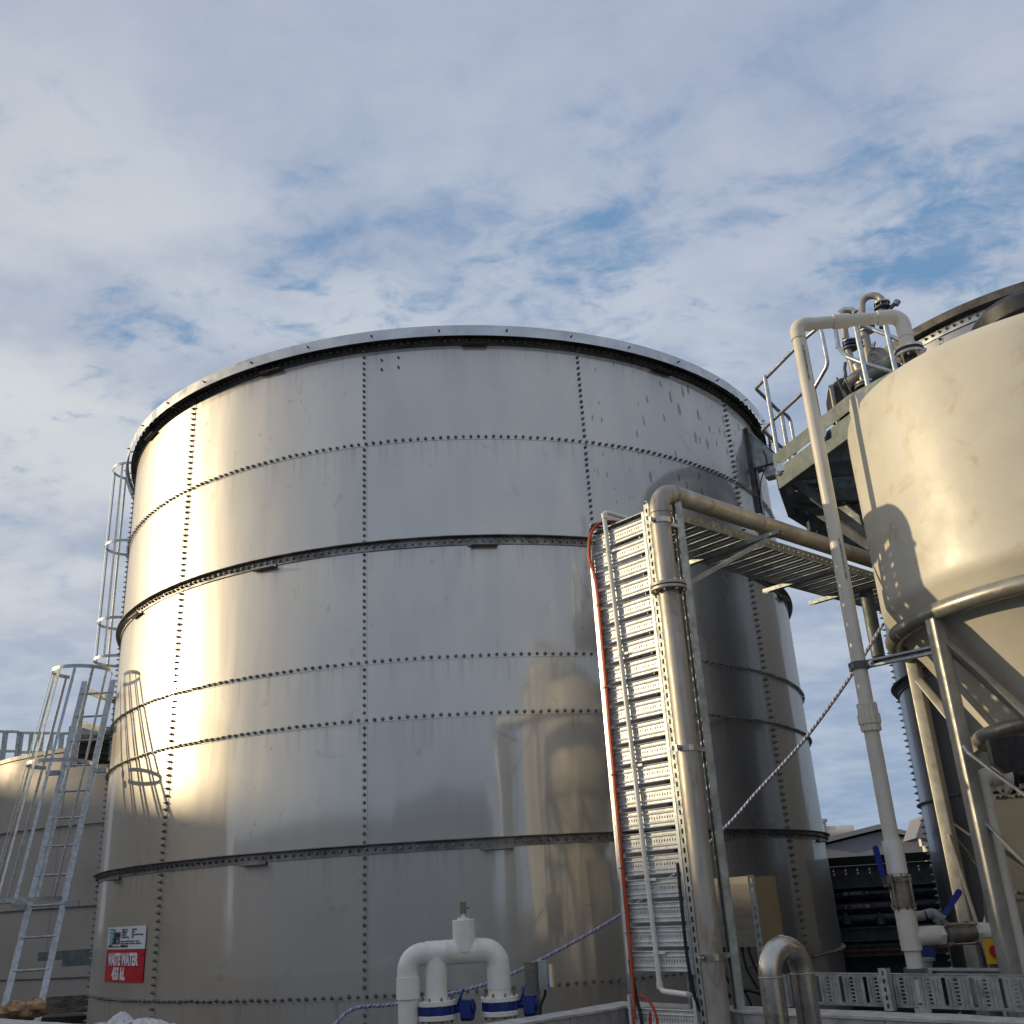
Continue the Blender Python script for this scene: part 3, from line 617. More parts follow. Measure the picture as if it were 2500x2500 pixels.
# drop tray on the wall top, bottom right
cdir = Vector((.67, -.742, 0)).normalized(); wn = Vector((-.742, -.67, 0)).normalized(); wl = Vector((.946 * K, 5.753 * K, 0))
t = thing('cable_tray', 'long galvanised slotted tray standing on edge along the wall top, bottom right', 'cable tray', Z(wl + cdir * .42, 1.36), 'perforated cable trays')
def edge_tray(t, p0, L, z0, H, d, nn, mod=.135):
    m = MB(); n = int(L / mod)
    for k in range(n):
        o = p0 + d * (k * mod); 
        def blk(a, b, za, zb, th=.002, off=0): m.box(Z(o + d * (a + b) / 2 + nn * off, (za + zb) / 2), b - a, th, zb - za, d, nn, UP)
        blk(0, .014, z0, z0 + H); blk(.014, .034, z0, z0 + .012); blk(.014, .034, z0 + H - .012, z0 + H)          # oblong opening between .014 and .034
        blk(.034, .074, z0, z0 + H); blk(.092, mod, z0, z0 + H)
        ns_ = 7; blk(.074, .092, z0, z0 + .012); blk(.074, .092, z0 + H - .012, z0 + H); ph = (H - .024) / ns_
        for i in range(ns_ + 1): zc = z0 + .012 + i * ph; blk(.074, .092, zc - .0035, zc + .0035)
        for a in (.046, .062, .104, .122):
            pts = [Z(o + d * (a + .006 * math.cos(math.pi * i / 6)) + nn * .007 * math.sin(math.pi * i / 6), z0 + .012) for i in range(7)]; m.prism(pts, (0, 0, H - .024))
    m.build('perforated_face', M['traydark'], t, smooth=False)
    for z in (z0, z0 + H):
        m = MB(); m.box(Z(p0 + d * L / 2 - nn * .018, z), L, .040, .0022, d, nn, UP); m.box(Z(p0 + d * L / 2 - nn * .037, z + (.008 if z == z0 else -.008)), L, .002, .016, d, nn, UP); m.build('side_flange', M['traydark'], t, smooth=False)
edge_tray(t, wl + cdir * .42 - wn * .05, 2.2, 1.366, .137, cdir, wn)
for s_ in (.40, .98):
    m = MB(); p = wl + cdir * s_ - wn * .02; slotstrut(m, Z(p, 1.355), Z(p, 1.53 if s_ > .5 else 1.50), -wn, .045, .035, .003, .036, .02, .012)
    tag(rootat(m.build('strut_post', M['galv'], smooth=False), Z(p, 1.355)), 'stub of slotted strut at the left end of the edge-on tray' if s_ < .5 else 'slotted strut stub rising in front of the edge-on tray below the white pipe', 'strut', 'slotted strut stubs on the wall')
# tall strut that carries the steel pipe
sp_ = Vector((.985 * K, 5.545 * K, 0)); m = MB(); yo = Vector((-.95, -.3, 0)).normalized()
slotstrut(m, Z(sp_, .02), Z(sp_, 4.17), yo, .052, .045, .003, .05, .028, .014)
t = thing('strut_post', 'tall slotted strut post beside the long upright steel pipe', 'strut', Z(sp_, 0)); m.build('channel', M['galvdull'], t, smooth=False)
m = MB(); m.box(Z(sp_, .012), .14, .14, .01); m.build('base_plate', M['galv'], t, smooth=False)
# ------------------------------------------------------------------ tall steel pipe
def flange(mb, c, d, r, th, rb, n=8, bolt=.008, ri=None):
    c = Vector(c); x, y, d = basis(d); mb.lathe(c, d, [(.001, -th / 2), (r - .002, -th / 2), (r, -th / 2 + .002), (r, th / 2 - .002), (r - .002, th / 2), (.001, th / 2)], 36)
def bolts_ring(par, mt, c, d, rb, n, r=.009, l=.03):
    c = Vector(c); x, y, d = basis(d)
    for k in range(n):
        mb = MB(); a = 2 * math.pi * (k + .5) / n; o = c + (x * math.cos(a) + y * math.sin(a)) * rb; mb.tube([o - d * l, o + d * l], r * .55, 8)
        for s_ in (-1, 1): mb.tube([o + d * s_ * (l * .62), o + d * s_ * (l * .62 + .009 * 1)], r, 6)
        mb.build('flange_bolt', mt, par, smooth=False)
PX = Vector((.862 * K, 5.437 * K, 0)); pipe_z = 4.125; pr = .060
t = thing('steel_pipe', 'tall brown-stained stainless pipe rising and bending over the overhead tray', 'pipe', Z(PX, 0))
path = elbow(Z(PX, 0), Z(PX, pipe_z), Z(PX + Av * 3.6, pipe_z), .15, 14)
m = MB(); m.tube(path, pr, 28); m.build('pipe_run', M['ss_pipe'], t)
for (z_, ) in ((pipe_z - .152,),):
    m = MB(); m.torus(Z(PX, z_), UP, pr, .0035, 32, 8); m.build('weld_bead', M['ss_pipe'], t)
m = MB(); m.torus(Z(PX + Av * .152, pipe_z), Av, pr, .0035, 32, 8); m.build('weld_bead', M['ss_pipe'], t)
m = MB(); m.torus(Z(PX + Av * 1.05, pipe_z), Av, pr + .001, .006, 32, 8); m.bar(Z(PX + Av * .98, pipe_z + pr), Z(PX + Av * .98, pipe_z + pr + .02), .02, .006); m.build('band', M['ss_pipe'], t)
fz = 3.52
for dz in (-.012, .012):
    m = MB(); flange(m, Z(PX, fz + dz), UP, .108, .018, 0); m.build('flange', M['ss_pipe'], t)
bolts_ring(t, M['ss_clean'], Z(PX, fz), UP, .088, 8, .011, .036)
def pclamp(name, label, P, z, toward, r, mt, armlen, armmat):
    tt = thing(name, label, 'pipe clamp', Z(P, z)); x = Vector(toward).normalized(); m = MB()
    m.lathe(Z(P, z - .016), UP, [(r + .001, 0), (r + .005, 0), (r + .005, .032), (r + .001, .032), (r + .001, 0)], 32); y = UP.cross(x)
    for s_ in (-1, 1):
        m.box(Z(P, z) + x * (r + .022), .045, .004, .032, x, y, UP) if s_ > 0 else m.box(Z(P, z) - x * (r + .018), .034, .010, .032, x, y, UP)
    m.build('band', mt, tt, smooth=False)
    m = MB(); m.tube([Z(P, z) - x * (r + .022) - y * .018, Z(P, z) - x * (r + .022) + y * .018], .007, 8); m.build('bolt', M['ss_clean'], tt)
    m = MB(); m.strut(Z(P, z) + x * (r + .01), Z(P, z) + x * (r + armlen), UP, .03, .024); m.build('arm', armmat, tt, smooth=False)
tow = (sp_ - PX).normalized()
pclamp('pipe_clamp', 'topmost steel clamp on the tall stained pipe, under its bend', PX, 3.92, tow, pr, M['ss_clean'], .10, M['galv'])
pclamp('pipe_clamp', 'middle steel clamp on the tall stained pipe', PX, 2.62, tow, pr, M['ss_clean'], .10, M['galv'])
pclamp('pipe_clamp', 'lowest steel clamp on the tall stained pipe, level with the loop bend', PX, 1.60, tow, pr, M['ss_clean'], .10, M['galv'])
# white conduit on the tray
def onT(fr, z, out=.024): p = Lp + Bv * (TW * fr) + Nc * out; return Z(p, z)
t = thing('conduit', 'thin pale grey conduit clipped down the face of the upright tray', 'conduit', onT(.40, 1.4))
cp = elbow(onT(.30, 4.13) + Av * .55, onT(.30, 4.13), onT(.47, 1.465), .04, 6); e2 = elbow(onT(.30, 4.0), onT(.47, 1.44), onT(.90, 1.43, .05), .035, 6)
m = MB(); m.tube(cp[:-1] + e2[1:] + [onT(.95, 1.40, -.03)], .0145, 14); m.build('tube', M['pvc'], t)
for z_, fr in ((4.10, .305), (1.47, .468)):
    m = MB(); m.tube([onT(fr, z_ - .02), onT(fr, z_ + .015)], .0185, 14); m.build('socket', M['pvc'], t)
for z_ in (3.86, 3.22, 2.58, 1.98, 1.62):
    fr = .30 + (.47 - .30) * (4.13 - z_) / (4.13 - 1.46); m = MB(); m.tube([onT(fr, z_ - .007), onT(fr, z_ + .007)], .0175, 14); m.box(onT(fr + .075, z_, .018), .05, .006, .014, Bv, Nc, UP); m.build('saddle_clip', M['pvc'], t)
# orange cables
def cat(pts, n=8):
    pts = [Vector(p) for p in pts]; o = []
    for i in range(len(pts) - 1):
        p0 = pts[max(i - 1, 0)]; p1 = pts[i]; p2 = pts[i + 1]; p3 = pts[min(i + 2, len(pts) - 1)]
        for k in range(n):
            t_ = k / n; o.append(.5 * ((2 * p1) + (-p0 + p2) * t_ + (2 * p0 - 5 * p1 + 4 * p2 - p3) * t_ ** 2 + (-p0 + 3 * p1 - 3 * p2 + p3) * t_ ** 3))
    return o + [pts[-1]]
def cable(off, out, rr, bottom):
    return cat([onT(.28 + off, 4.10, -.30), onT(.16 + off, 4.10, -.06), onT(.05 + off, 4.03, out), onT(-.005 + off, 3.88, out + .02), onT(.04 + off, 3.70, out), onT(.055 + off, 3.3, out), onT(.05 + off, 2.7, out), onT(.055 + off, 2.1, out), onT(.06 + off, 1.75, out)] + bottom, 8)
c0 = onT(.30, 1.33, .06)
loop = lambda r, o_, ph, tot: [c0 + Bv * (r * math.cos(R_(a))) * .95 + UP * (r * math.sin(R_(a)) * 1.15 - .02) + Nc * (o_ + .05 * (a - ph) / tot) for a in [ph + tot * i / 10 for i in range(11)]]
for k, (of, out, bt) in enumerate(((0, .028, loop(.105, 0, 150, 300)), (.028, .034, loop(.085, .02, 150, 210) + [onT(.12, .6, .05)]))):
    m = MB(); m.tube(cable(of, out, .008, bt), .0075, 10)
    tag(rootat(m.build('cable', M['orange']), onT(.1, .4)), ('orange cable running down the left edge of the tray, coiled at its foot', 'orange cable hugging the tray rungs, its inner coil dropping past the wall')[k], 'cable', 'orange cables')
m = MB(); m.tube(cat([onT(.24, 4.09, -.28), onT(.12, 4.09, -.05), onT(.03, 4.05, .02), onT(-.02, 3.88, .03), onT(.015, 3.7, .02), onT(.02, 3., .02), onT(.02, 2.1, .02), onT(.03, 1.6, .02), onT(.12, 1.42, .04), onT(.2, 1.2, .05), onT(.10, .6, .05)]), .010, 10)
tag(rootat(m.build('cable', M['black']), onT(.05, .6)), 'black cable beside the orange cables on the tray', 'cable')
for z_ in (3.95, 3.55, 3.05, 2.55, 2.05, 1.72):
    m = MB(); m.torus(onT(.06, z_, .03), UP, .019, .0022, 16, 6); tag(rootat(m.build('cable_tie', M['black']), onT(.06, z_, .03)), 'small black tie wrapped round the orange cables on the upright tray', 'cable tie', 'ties on the orange cables')
m = MB(); m.tube(cat([onT(.93, 2.05, .03), onT(.95, 1.8, .045), onT(.96, 1.6, .05), onT(1.0, 1.4, .04), onT(1.06, 1.28, -.02)]), .010, 10)
tag(rootat(m.build('cable', M['black']), onT(.95, 1.4)), 'loose black cable hanging at the right edge of the upright tray', 'cable')
Z = lambda v, z: Vector((v.x, v.y, z))
# ------------------------------------------------------------------ U bend pipe, bottom
ub = pol(11.85, 4.85, 0); ud = Vector((.83, .55, 0)).normalized(); ur = .098; uc = 1.555
t = thing('steel_pipe', 'short stained steel pipe bent into an upside-down U at the bottom edge', 'pipe', (ub.x, ub.y, 0))
pts = [Z(ub, 0.02)] + [Z(ub + ud * (ur - ur * math.cos(math.pi * i / 18)), uc + ur * math.sin(math.pi * i / 18)) for i in range(19)] + [Z(ub + ud * 2 * ur, .02)]
m = MB(); m.tube(pts, .0515, 28); m.build('pipe_run', M['ss_bright'], t)
for p, dd in ((Z(ub, uc - .01), UP), (Z(ub + ud * 2 * ur, uc - .01), UP), (Z(ub + ud * ur, uc + ur), ud)):
    m = MB(); m.torus(p, dd, .0515, .0035, 28, 8); m.build('weld_bead', M['ss_pipe'], t)
# ------------------------------------------------------------------ white PVC manifold
dP = 6.2; zq = lambda y, x=1100: at(x, y, dP).z
P1, P2, P3, P4 = pol(-6.85, dP, 0), pol(-5.38, dP, 0), pol(-2.12, dP + .02, 0), pol(-3.86, dP, 0)
hz_ = 1.663; hx = (P3 - P1).normalized(); pvr = .0575
t = thing('pvc_manifold', 'white plastic pipe manifold of three drops standing in front of the big tank', 'pipe manifold', (P1.x, P1.y, 0))
m = MB(); m.tube([Z(P1, 0.02), Z(P1, hz_ - .10)], pvr, 28); m.build('pipe_run', M['pvc'], t)
m = MB(); m.tube([p for p in elbow(Z(P1, hz_ - .12), Z(P1, hz_), Z(P1 + hx * .14, hz_), .085, 12)], .0605, 28); m.tube([Z(P1, hz_ - .225), Z(P1, hz_ - .115)], .0665, 28); m.build('elbow_fitting', M['pvc'], t)
m = MB(); m.tube([p for p in elbow(Z(P3 - hx * .14, hz_), Z(P3, hz_), Z(P3, hz_ - .12), .085, 12)], .0645, 28); m.tube([Z(P3, hz_ - .205), Z(P3, hz_ - .095)], .0675, 28); m.build('elbow_fitting', M['pvc'], t)
m = MB(); m.tube([Z(P1 + hx * .10, hz_), Z(P3 - hx * .10, hz_)], .0655, 28); m.tube([Z(P4 - hx * .11, hz_), Z(P4 - hx * .10, hz_)], .0675, 28); m.tube([Z(P4 + hx * .075, hz_), Z(P4 + hx * .085, hz_)], .0675, 28); m.build('header_pipe', M['pvc'], t)
m = MB(); m.tube([Z(P2, hz_), Z(P2, hz_ - .20)], .0625, 28); m.build('branch_socket', M['pvc'], t)
m = MB(); m.tube([Z(P4, hz_), Z(P4, hz_ + .165), Z(P4, hz_ + .168)], [.0655, .0655, .062], 28); ri = m.build('riser_socket', M['pvc'], t)
m = MB(); m.tube([Z(P4, hz_ + .168), Z(P4, hz_ + .18)], .036, 12); m.tube([Z(P4, hz_ + .18), Z(P4, hz_ + .20)], .012, 12); sub(m, 'cap', M['pvc'], ri)
m = MB(); b0 = Z(P4, hz_ + .20); m.tube([b0, b0 + UP * .012, b0 + UP * .013, b0 + UP * .045, b0 + UP * .046, b0 + UP * .062], [.017, .017, .012, .012, .017, .017], 10)
for k in range(4):
    a = R_(45 + 90 * k); o = b0 + Vector((math.cos(a), math.sin(a), 0)) * .020; m.tube([o - UP * .002, o + UP * .062], .0035, 6)
m.tube([b0 + UP * .03 + hx * .01, b0 + UP * .03 + hx * .035], .006, 8); m.build('air_valve', M['valve'], t, smooth=False)
def butterfly(P, name_l):
    zf = hz_ - .255
    tt = t
    m = MB(); m.tube([Z(P, zf + .012), Z(P, zf + .06)], .0635, 28); m.tube([Z(P, zf + .058), Z(P, zf + .062)], .059, 28); m.build('pipe_collar', M['pvc'], tt)
    for z_ in (zf, zf - .072):
        m = MB(); flange(m, Z(P, z_), UP, .108, .026, 0); m.build('flange', M['pvc'], tt)
    bolts_ring(tt, M['valve'], Z(P, zf - .036), UP, .088, 8, .011, .066)
    m = MB(); m.tube([Z(P, 0.02), Z(P, zf - .08)], pvr, 28); m.tube([Z(P, zf - .16), Z(P, zf - .085)], .062, 28); m.build('pipe_run', M['pvc'], tt)
    v = thing('butterfly_valve', name_l, 'valve', Z(P, zf - .07), 'blue valves on the white manifold')
    m = MB(); m.tube([Z(P, zf - .058), Z(P, zf - .014)], .098, 30)
    for k in range(8):
        a = R_(22 + 45 * k); m.tube([Z(P, zf - .058) + Vector((math.cos(a), math.sin(a), 0)) * .092, Z(P, zf - .014) + Vector((math.cos(a), math.sin(a), 0)) * .092], .016, 10)
    m.build('body', M['blue'], v)
    o = Z(P, zf - .036) + hx * .10; ax = (hx + Vector((0, -.35, 0))).normalized()
    m = MB(); m.tube([o, o + ax * .045], .021, 14); m.build('neck', M['blue'], v)
    c = o + ax * .07; yy = UP.cross(ax); m = MB()
    pts = [c + yy * x_ + UP * z_ for x_, z_ in ((-.045, -.045), (-.02, -.062), (.03, -.058), (.05, -.03), (.05, .03), (.03, .045), (-.045, .045))]; m.prism([p - ax * .028 for p in pts], ax * .06); m.tube([c + ax * .032, c + ax * .045], .028, 16); m.build('gearbox', M['blue'], v, ang=25)
    w_ = c - ax * .03 - yy * (-.01) + UP * .055; wa = (yy * -.2 + ax * -.85 + UP * .35).normalized(); w_ = w_ - ax * .01
    m = MB(); m.torus(w_, wa, .042, .0065, 26, 8)
    x, y, _ = basis(wa)
    for k in range(3): a = R_(120 * k + 20); m.tube([w_, w_ + (x * math.cos(a) + y * math.sin(a)) * .042], .005, 6)
    m.tube([w_, c - ax * .02], .008, 8); m.build('handwheel', M['blue'], v)
butterfly(P2, 'blue butterfly valve with handwheel on the middle drop of the white manifold')
butterfly(P3, 'blue butterfly valve with handwheel on the right drop of the white manifold')
# isolator on its post
ip = pol(.35 - .9, 7.0, 0)
t = thing('isolator_switch', 'small grey isolator box with yellow edge on a dark steel post', 'switch', (ip.x, ip.y, 0))
A_ = at(1296, 2349, 7.0); m = MB(); m.strut(Z(A_, .02), Z(A_, A_.z), (-.2, 1, 0), .085, .05, .004); m.build('post', M['enc'], t, smooth=False)
C_ = at(1325, 2380, 6.97); m = MB(); m.box(C_, .055, .09, .165); bx_ = m.build('box', M['galvdull'], t, smooth=False)
C_ = at(1345, 2382, 6.97); m = MB(); m.box(C_, .022, .10, .125); m.build('cover', M['white'], t, smooth=False)
C_ = at(1350.5, 2382, 6.97); m = MB(); m.box(C_, .012, .104, .128); m.build('cover_edge', M['yellow'], t, smooth=False)
m = MB(); m.tube(cat([at(1331, 2415, 6.96), at(1330, 2430, 6.96), at(1322, 2450, 6.96), at(1319, 2475, 6.96), at(1319, 2540, 6.96)]), .009, 8); m.build('cable', M['black'], t)
# stainless enclosure
t = thing('control_box', 'square stainless control box with tan side behind the tall steel pipe', 'control box', pol(10.5, 7.3, 1.2))
f0, f1, f2 = pol(9.1, 7.45, 0), pol(11.55, 7.15, 0), pol(12.75, 7.42, 0)
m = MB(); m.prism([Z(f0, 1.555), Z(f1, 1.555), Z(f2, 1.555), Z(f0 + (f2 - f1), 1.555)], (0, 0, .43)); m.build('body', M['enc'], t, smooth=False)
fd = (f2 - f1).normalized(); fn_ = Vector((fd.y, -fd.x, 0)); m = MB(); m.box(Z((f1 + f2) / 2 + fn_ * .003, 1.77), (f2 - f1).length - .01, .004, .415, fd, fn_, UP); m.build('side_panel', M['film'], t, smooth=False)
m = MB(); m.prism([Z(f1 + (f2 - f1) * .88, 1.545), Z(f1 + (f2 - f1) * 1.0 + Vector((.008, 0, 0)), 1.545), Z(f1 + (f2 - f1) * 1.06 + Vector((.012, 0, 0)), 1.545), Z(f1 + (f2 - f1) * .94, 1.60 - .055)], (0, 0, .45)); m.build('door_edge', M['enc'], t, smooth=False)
m = MB(); pp = f1 + Vector((-.01, -.03, 0)); slotstrut(m, Z(pp, .05), Z(pp, 1.99), (.3, 1, 0), .041, .03, .003, .055, .03, .014); m.build('slotted_post', M['galv'], t, smooth=False)
for k, x_ in enumerate((.25, .38, .62, .75)):
    b0 = Z(f0 + (f1 - f0) * x_, 1.555); m = MB(); m.tube([b0, b0 - UP * .03], .013, 10); m.tube(cat([b0 - UP * .03, b0 - UP * .15 + Vector((.02 * (k - 1), 0, 0)), b0 - UP * .33 + Vector((.06 + .02 * k, -.02, 0)), b0 - UP * .5 + Vector((.10, -.02, 0))]), .009, 8); m.build('cable', M['black'], t)
m = MB(); m.tube(cat([at(1765, 2440, 6.6), at(1790, 2425, 6.6), at(1815, 2416, 6.6), at(1850, 2422, 6.6), at(1880, 2440, 6.6)]), .014, 10)
tag(rootat(m.build('cable', M['black']), at(1815, 2450, 6.6)), 'thick black cable arching behind the strut post left of the loop bend', 'cable')
# rope
m = MB(); m.tube(cat([at(770, 2560, 7.9), at(820, 2498, 8.0), at(870, 2461, 8.1), at(975, 2450, 8.2), at(1150, 2413, 8.3), at(1270, 2368, 8.3), at(1500, 2243, 8.2), at(1640, 2140, 8.1), at(1772, 2019, 8.0), at(1845, 1937, 7.9), at(1962, 1808, 7.75), at(2076, 1652, 7.6), at(2155, 1525, 7.5)], 10), .0128, 10)
tag(rootat(m.build('rope', M['rope']), at(770, 2560, 7.9)), 'pale blue flecked rope sagging across the front of the big tank', 'rope')
# ------------------------------------------------------------------ cream cone tank
CC = Vector((3.456, 5.815, 0)); CR = 1.20
t = thing('cone_tank', 'big cream plastic tank with cone bottom on a steel frame at the right edge', 'tank', (CC.x, CC.y, 0))
prof = [(.07, 1.52), (.115, 1.62), (.35, 2.02), (.38, 2.045), (.725, 2.66), (.735, 2.70), (1.03, 3.185), (1.07, 3.235), (1.165, 3.40), (1.180, 3.425), (1.196, 3.455), (1.200, 3.50), (1.2, 3.8), (1.2, 4.3), (1.2, 4.62), (1.197, 4.72), (1.186, 4.765), (1.168, 4.788), (1.0, 4.85), (.6, 4.95), (.02, 5.0)]
m = MB(); n = 120; base = 0
for (r, z) in prof:
    for k in range(n):
        a = 2 * math.pi * k / n; w_ = 1 + .0022 * math.sin(3 * a + z * 1.3) + .0016 * math.sin(7 * a - z * 2.1); m.v.append(Vector((CC.x + r * w_ * math.cos(a), CC.y + r * w_ * math.sin(a), z)))
for i in range(len(prof) - 1):
    for k in range(n): a = i * n + k; b = i * n + (k + 1) % n; m.face((a, b, b + n, a + n))
m.build('body', M['poly'], t, ang=25)
m = MB()     # moulded double ribs running down the cone
for k in range(4):
    a = R_(20 + 90 * k + 155); u = Vector((math.cos(a), math.sin(a), 0)); s_ = Vector((-u.y, u.x, 0))
    for o in (-.02, .02): m.tube([Z(CC, 0) + u * (r_ + .004) + s_ * o + UP * z for r_, z in ((1.165, 3.40), (.735, 2.70), (.38, 2.05))], .012, 8)
m.build('moulded_ribs', M['poly'], t)
lg = pol(21.75, 6.27, 0); lu = (lg - CC); lu.z = 0; lu.normalize(); lv = UP.cross(lu)
m = MB(); q = CC + lu * 1.195
m.prism([Z(q - lv * .085, 4.56) , Z(q + lv * .085, 4.56), Z(q + lv * .085, 4.80), Z(q + lv * .05, 4.86), Z(q - lv * .05, 4.86), Z(q - lv * .085, 4.80)], lu * .03 - lu * .09); m.build('lifting_lug', M['poly'], t)
a = R_(243); q = CC + Vector((math.cos(a), math.sin(a), 0)) * 1.2; m = MB(); m.box(Z(q, 3.72), .06, .10, .09, (math.cos(a), math.sin(a), 0), (-math.sin(a), math.cos(a), 0)); m.build('moulded_boss', M['poly'], t, smooth=False)
lc = Vector((3.33, 5.36, 0)); m = MB(); m.lathe(Z(lc, 4.92), UP, [(.36, 0), (.37, .06), (.40, .07), (.40, .16), (.37, .20), (.15, .235), (.001, .24)], 48); m.build('lid', M['black'], t)
# steel stand
st_ = thing('tank_stand', 'tubular and square steel legs and rings holding the cream cone tank', 'stand', (CC.x, CC.y, 0))
m = MB(); m.torus(Z(CC, 3.295), UP, 1.165, .050, 96, 16); m.build('upper_ring', M['ringt'], st_)
m = MB(); m.torus(Z(CC, 2.655), UP, .800, .042, 72, 16); m.build('lower_ring', M['ringt'], st_)
def shs(mb, p, q, w_, yaw):
    x = Vector((math.cos(yaw), math.sin(yaw), 0)); d = (Vector(q) - Vector(p)).normalized(); x = (x - d * x.dot(d)).normalized(); y = d.cross(x); c = (Vector(p) + Vector(q)) / 2
    rr = w_ * .12; h = w_ / 2; pts = []
    for sx, sy, a0 in ((1, 1, 0), (-1, 1, 90), (-1, -1, 180), (1, -1, 270)):
        for k in range(4): a_ = R_(a0 + 30 * k); pts.append(Vector(p) + x * (sx * (h - rr) + rr * math.cos(a_)) + y * (sy * (h - rr) + rr * math.sin(a_)))
    mb.prism(pts, Vector(q) - Vector(p))
for k in range(6):
    a = R_(196.2 - 60 * k); q = CC + Vector((math.cos(a), math.sin(a), 0)) * 1.16; m = MB(); shs(m, Z(q, .02), Z(q, 3.275), .078, R_(196.2 - 60 * k + 2)); lgm = m.build('leg', M['legst'], st_)
    m = MB(); m.box(Z(q, .015), .16, .16, .012); sub(m, 'foot_plate', M['galv'], lgm, smooth=False)
    q2 = CC + Vector((math.cos(a + R_(14)), math.sin(a + R_(14)), 0)) * .82; m = MB(); shs(m, Z(q, 3.16), Z(q2, 2.60), .05, a); m.build('brace', M['legst'], st_)
    a2 = R_(196.2 - 60 * (k + 1)); q3 = CC + Vector((math.cos(a2), math.sin(a2), 0)) * 1.16
    m = MB(); m.tube([Z(q, 2.20), Z(q3, .60)], .011, 8); m.build('tie_rod', M['ringt'], st_); m = MB(); m.tube([Z(q3, 2.20), Z(q, .60)], .011, 8); m.build('tie_rod', M['ringt'], st_)
# valve under the cone
o = at(2526, 1832, 5.75)
t = thing('cone_valve', 'black valve casting with a round bolt head under the cream cone', 'valve', (o.x, o.y, 1.9))
x, y, d = basis((0.25, .95, .1)); m = MB(); pts = [o + x * a * .5 + y * b * .5 + x * .05 for a, b in ((-.11, .02), (-.10, -.05), (-.05, -.10), (.06, -.17), (.2, -.2), (.3, -.1), (.3, .14), (.05, .17), (-.03, .14), (-.08, .08))]
m.prism([p for p in pts], d * .12); m.build('body', M['black'], t, ang=30)
m = MB(); m.tube([o - d * .03, o], .022, 6); m.tube([o - d * .012, o], .032, 20); m.build('bolt', M['ss_clean'], t, smooth=False)
dl = 6.05; e0, e1 = at(2385, 1900, dl), at(2432, 1896, dl)
t = thing('pvc_outlet', 'cream elbow with white bolted flange and black pipe under the cone tank', 'pipe', (e0.x, e0.y, 0))
hd = (at(2500, 1893, dl) - at(2385, 1893, dl)); hd = Vector((1, 0, 0)); o = at(2390, 1897, dl)
m = MB(); m.tube(elbow(Z(o, .02), o, o + hd * .10, .05, 8), .046, 24); m.tube([o + hd * .06, o + hd * .115], .051, 24); m.tube([o - UP * .16, o - UP * .06], .051, 24); m.build('elbow_pipe', M['pvccream'], t)
m = MB(); flange(m, o + hd * .128, hd, .098, .026, 0); m.build('flange', M['pvc'], t)
m = MB(); flange(m, o + hd * .155, hd, .100, .022, 0); m.build('backing_ring', M['rubber'], t)
bolts_ring(t, M['valve'], o + hd * .14, hd, .078, 6, .011, .036)
m = MB(); m.tube([o + hd * .15, o + hd * .55], .048, 20); m.build('black_pipe', M['black'], t)
# grey plate box under the tank
t = thing('plate_cabinet', 'grey sheet steel cabinet with bolted seam behind the cone tank legs', 'cabinet', pol(25, 7.2, 0))
pa, pb = pol(23.2, 7.15, 0), pol(30, 7.0, 0); dn = (pb - pa).normalized(); nn_ = Vector((-dn.y, dn.x, 0))
m = MB(); m.prism([Z(pa, .02), Z(pb, .02), Z(pb + nn_ * .7, .02), Z(pa + nn_ * .7, .02)], (0, 0, 1.72)); m.build('lower_panel', M['greysheet'], t, smooth=False)
m = MB(); m.prism([Z(pa - nn_ * .004, 1.76), Z(pb - nn_ * .004, 1.76), Z(pb + nn_ * .7, 1.76), Z(pa + nn_ * .7, 1.76)], (0, 0, .62)); m.build('upper_panel', M['greysheet'], t, smooth=False)
m = MB(); m.prism([Z(pa + nn_ * .002, 1.73), Z(pb + nn_ * .002, 1.73), Z(pb + nn_ * .68, 1.73), Z(pa + nn_ * .68, 1.73)], (0, 0, .04)); m.box(Z((pa + pb) / 2 + nn_ * .33, 2.395), (pb - pa).length, .74, .02, dn, nn_, UP); m.build('seam_strip', M['darkang'], t, smooth=False)
for k in range(12):
    for z in (1.80, 2.35):
        m = MB(); bolt_mb(m, Z(pa + dn * (.12 + .11 * (k // 2) + .035 * (k % 2)) - nn_ * .005, z), -nn_, .7); m.build('bolt', M['bolt'], t, smooth=False)
m = MB(); m.tube([at(2330, 2012, 6.9), at(2500, 2130, 6.9)], .007, 8); tag(rootat(m.build('tie_rod', M['ringt']), at(2500, 2130, 6.9)), 'thin dark rod slanting across the grey cabinet', 'rod')
m = MB(); m.tube([at(2352, 1820, 5.8), at(2362, 1836, 5.8), at(2560, 1985, 5.8)], .009, 8); tag(rootat(m.build('bracket_rod', M['galv']), at(2362, 1836, 5.8)), 'pale bent rod running from the leg past the white flange', 'rod')
# yellow isolator
o = at(2431, 2322, 6.15); x = pol(22.6 + 90, 1, 0); x.z = 0; yv = UP.cross(x)
t = thing('emergency_switch', 'yellow switch plate with red round knob beside the tank leg', 'switch', o)
m = MB(); m.box(o + yv * .03, .11, .05, .125, x, yv, UP); m.build('back_box', M['greyplastic'], t, smooth=False)
m = MB(); m.box(o, .105, .012, .12, x, yv, UP); m.build('plate', M['yellow'], t, smooth=False)
m = MB(); m.tube([o, o - yv * .025], .031, 24); m.box(o - yv * .03, .014, .02, .055, x, yv, UP); m.build('knob', M['redknob'], t)
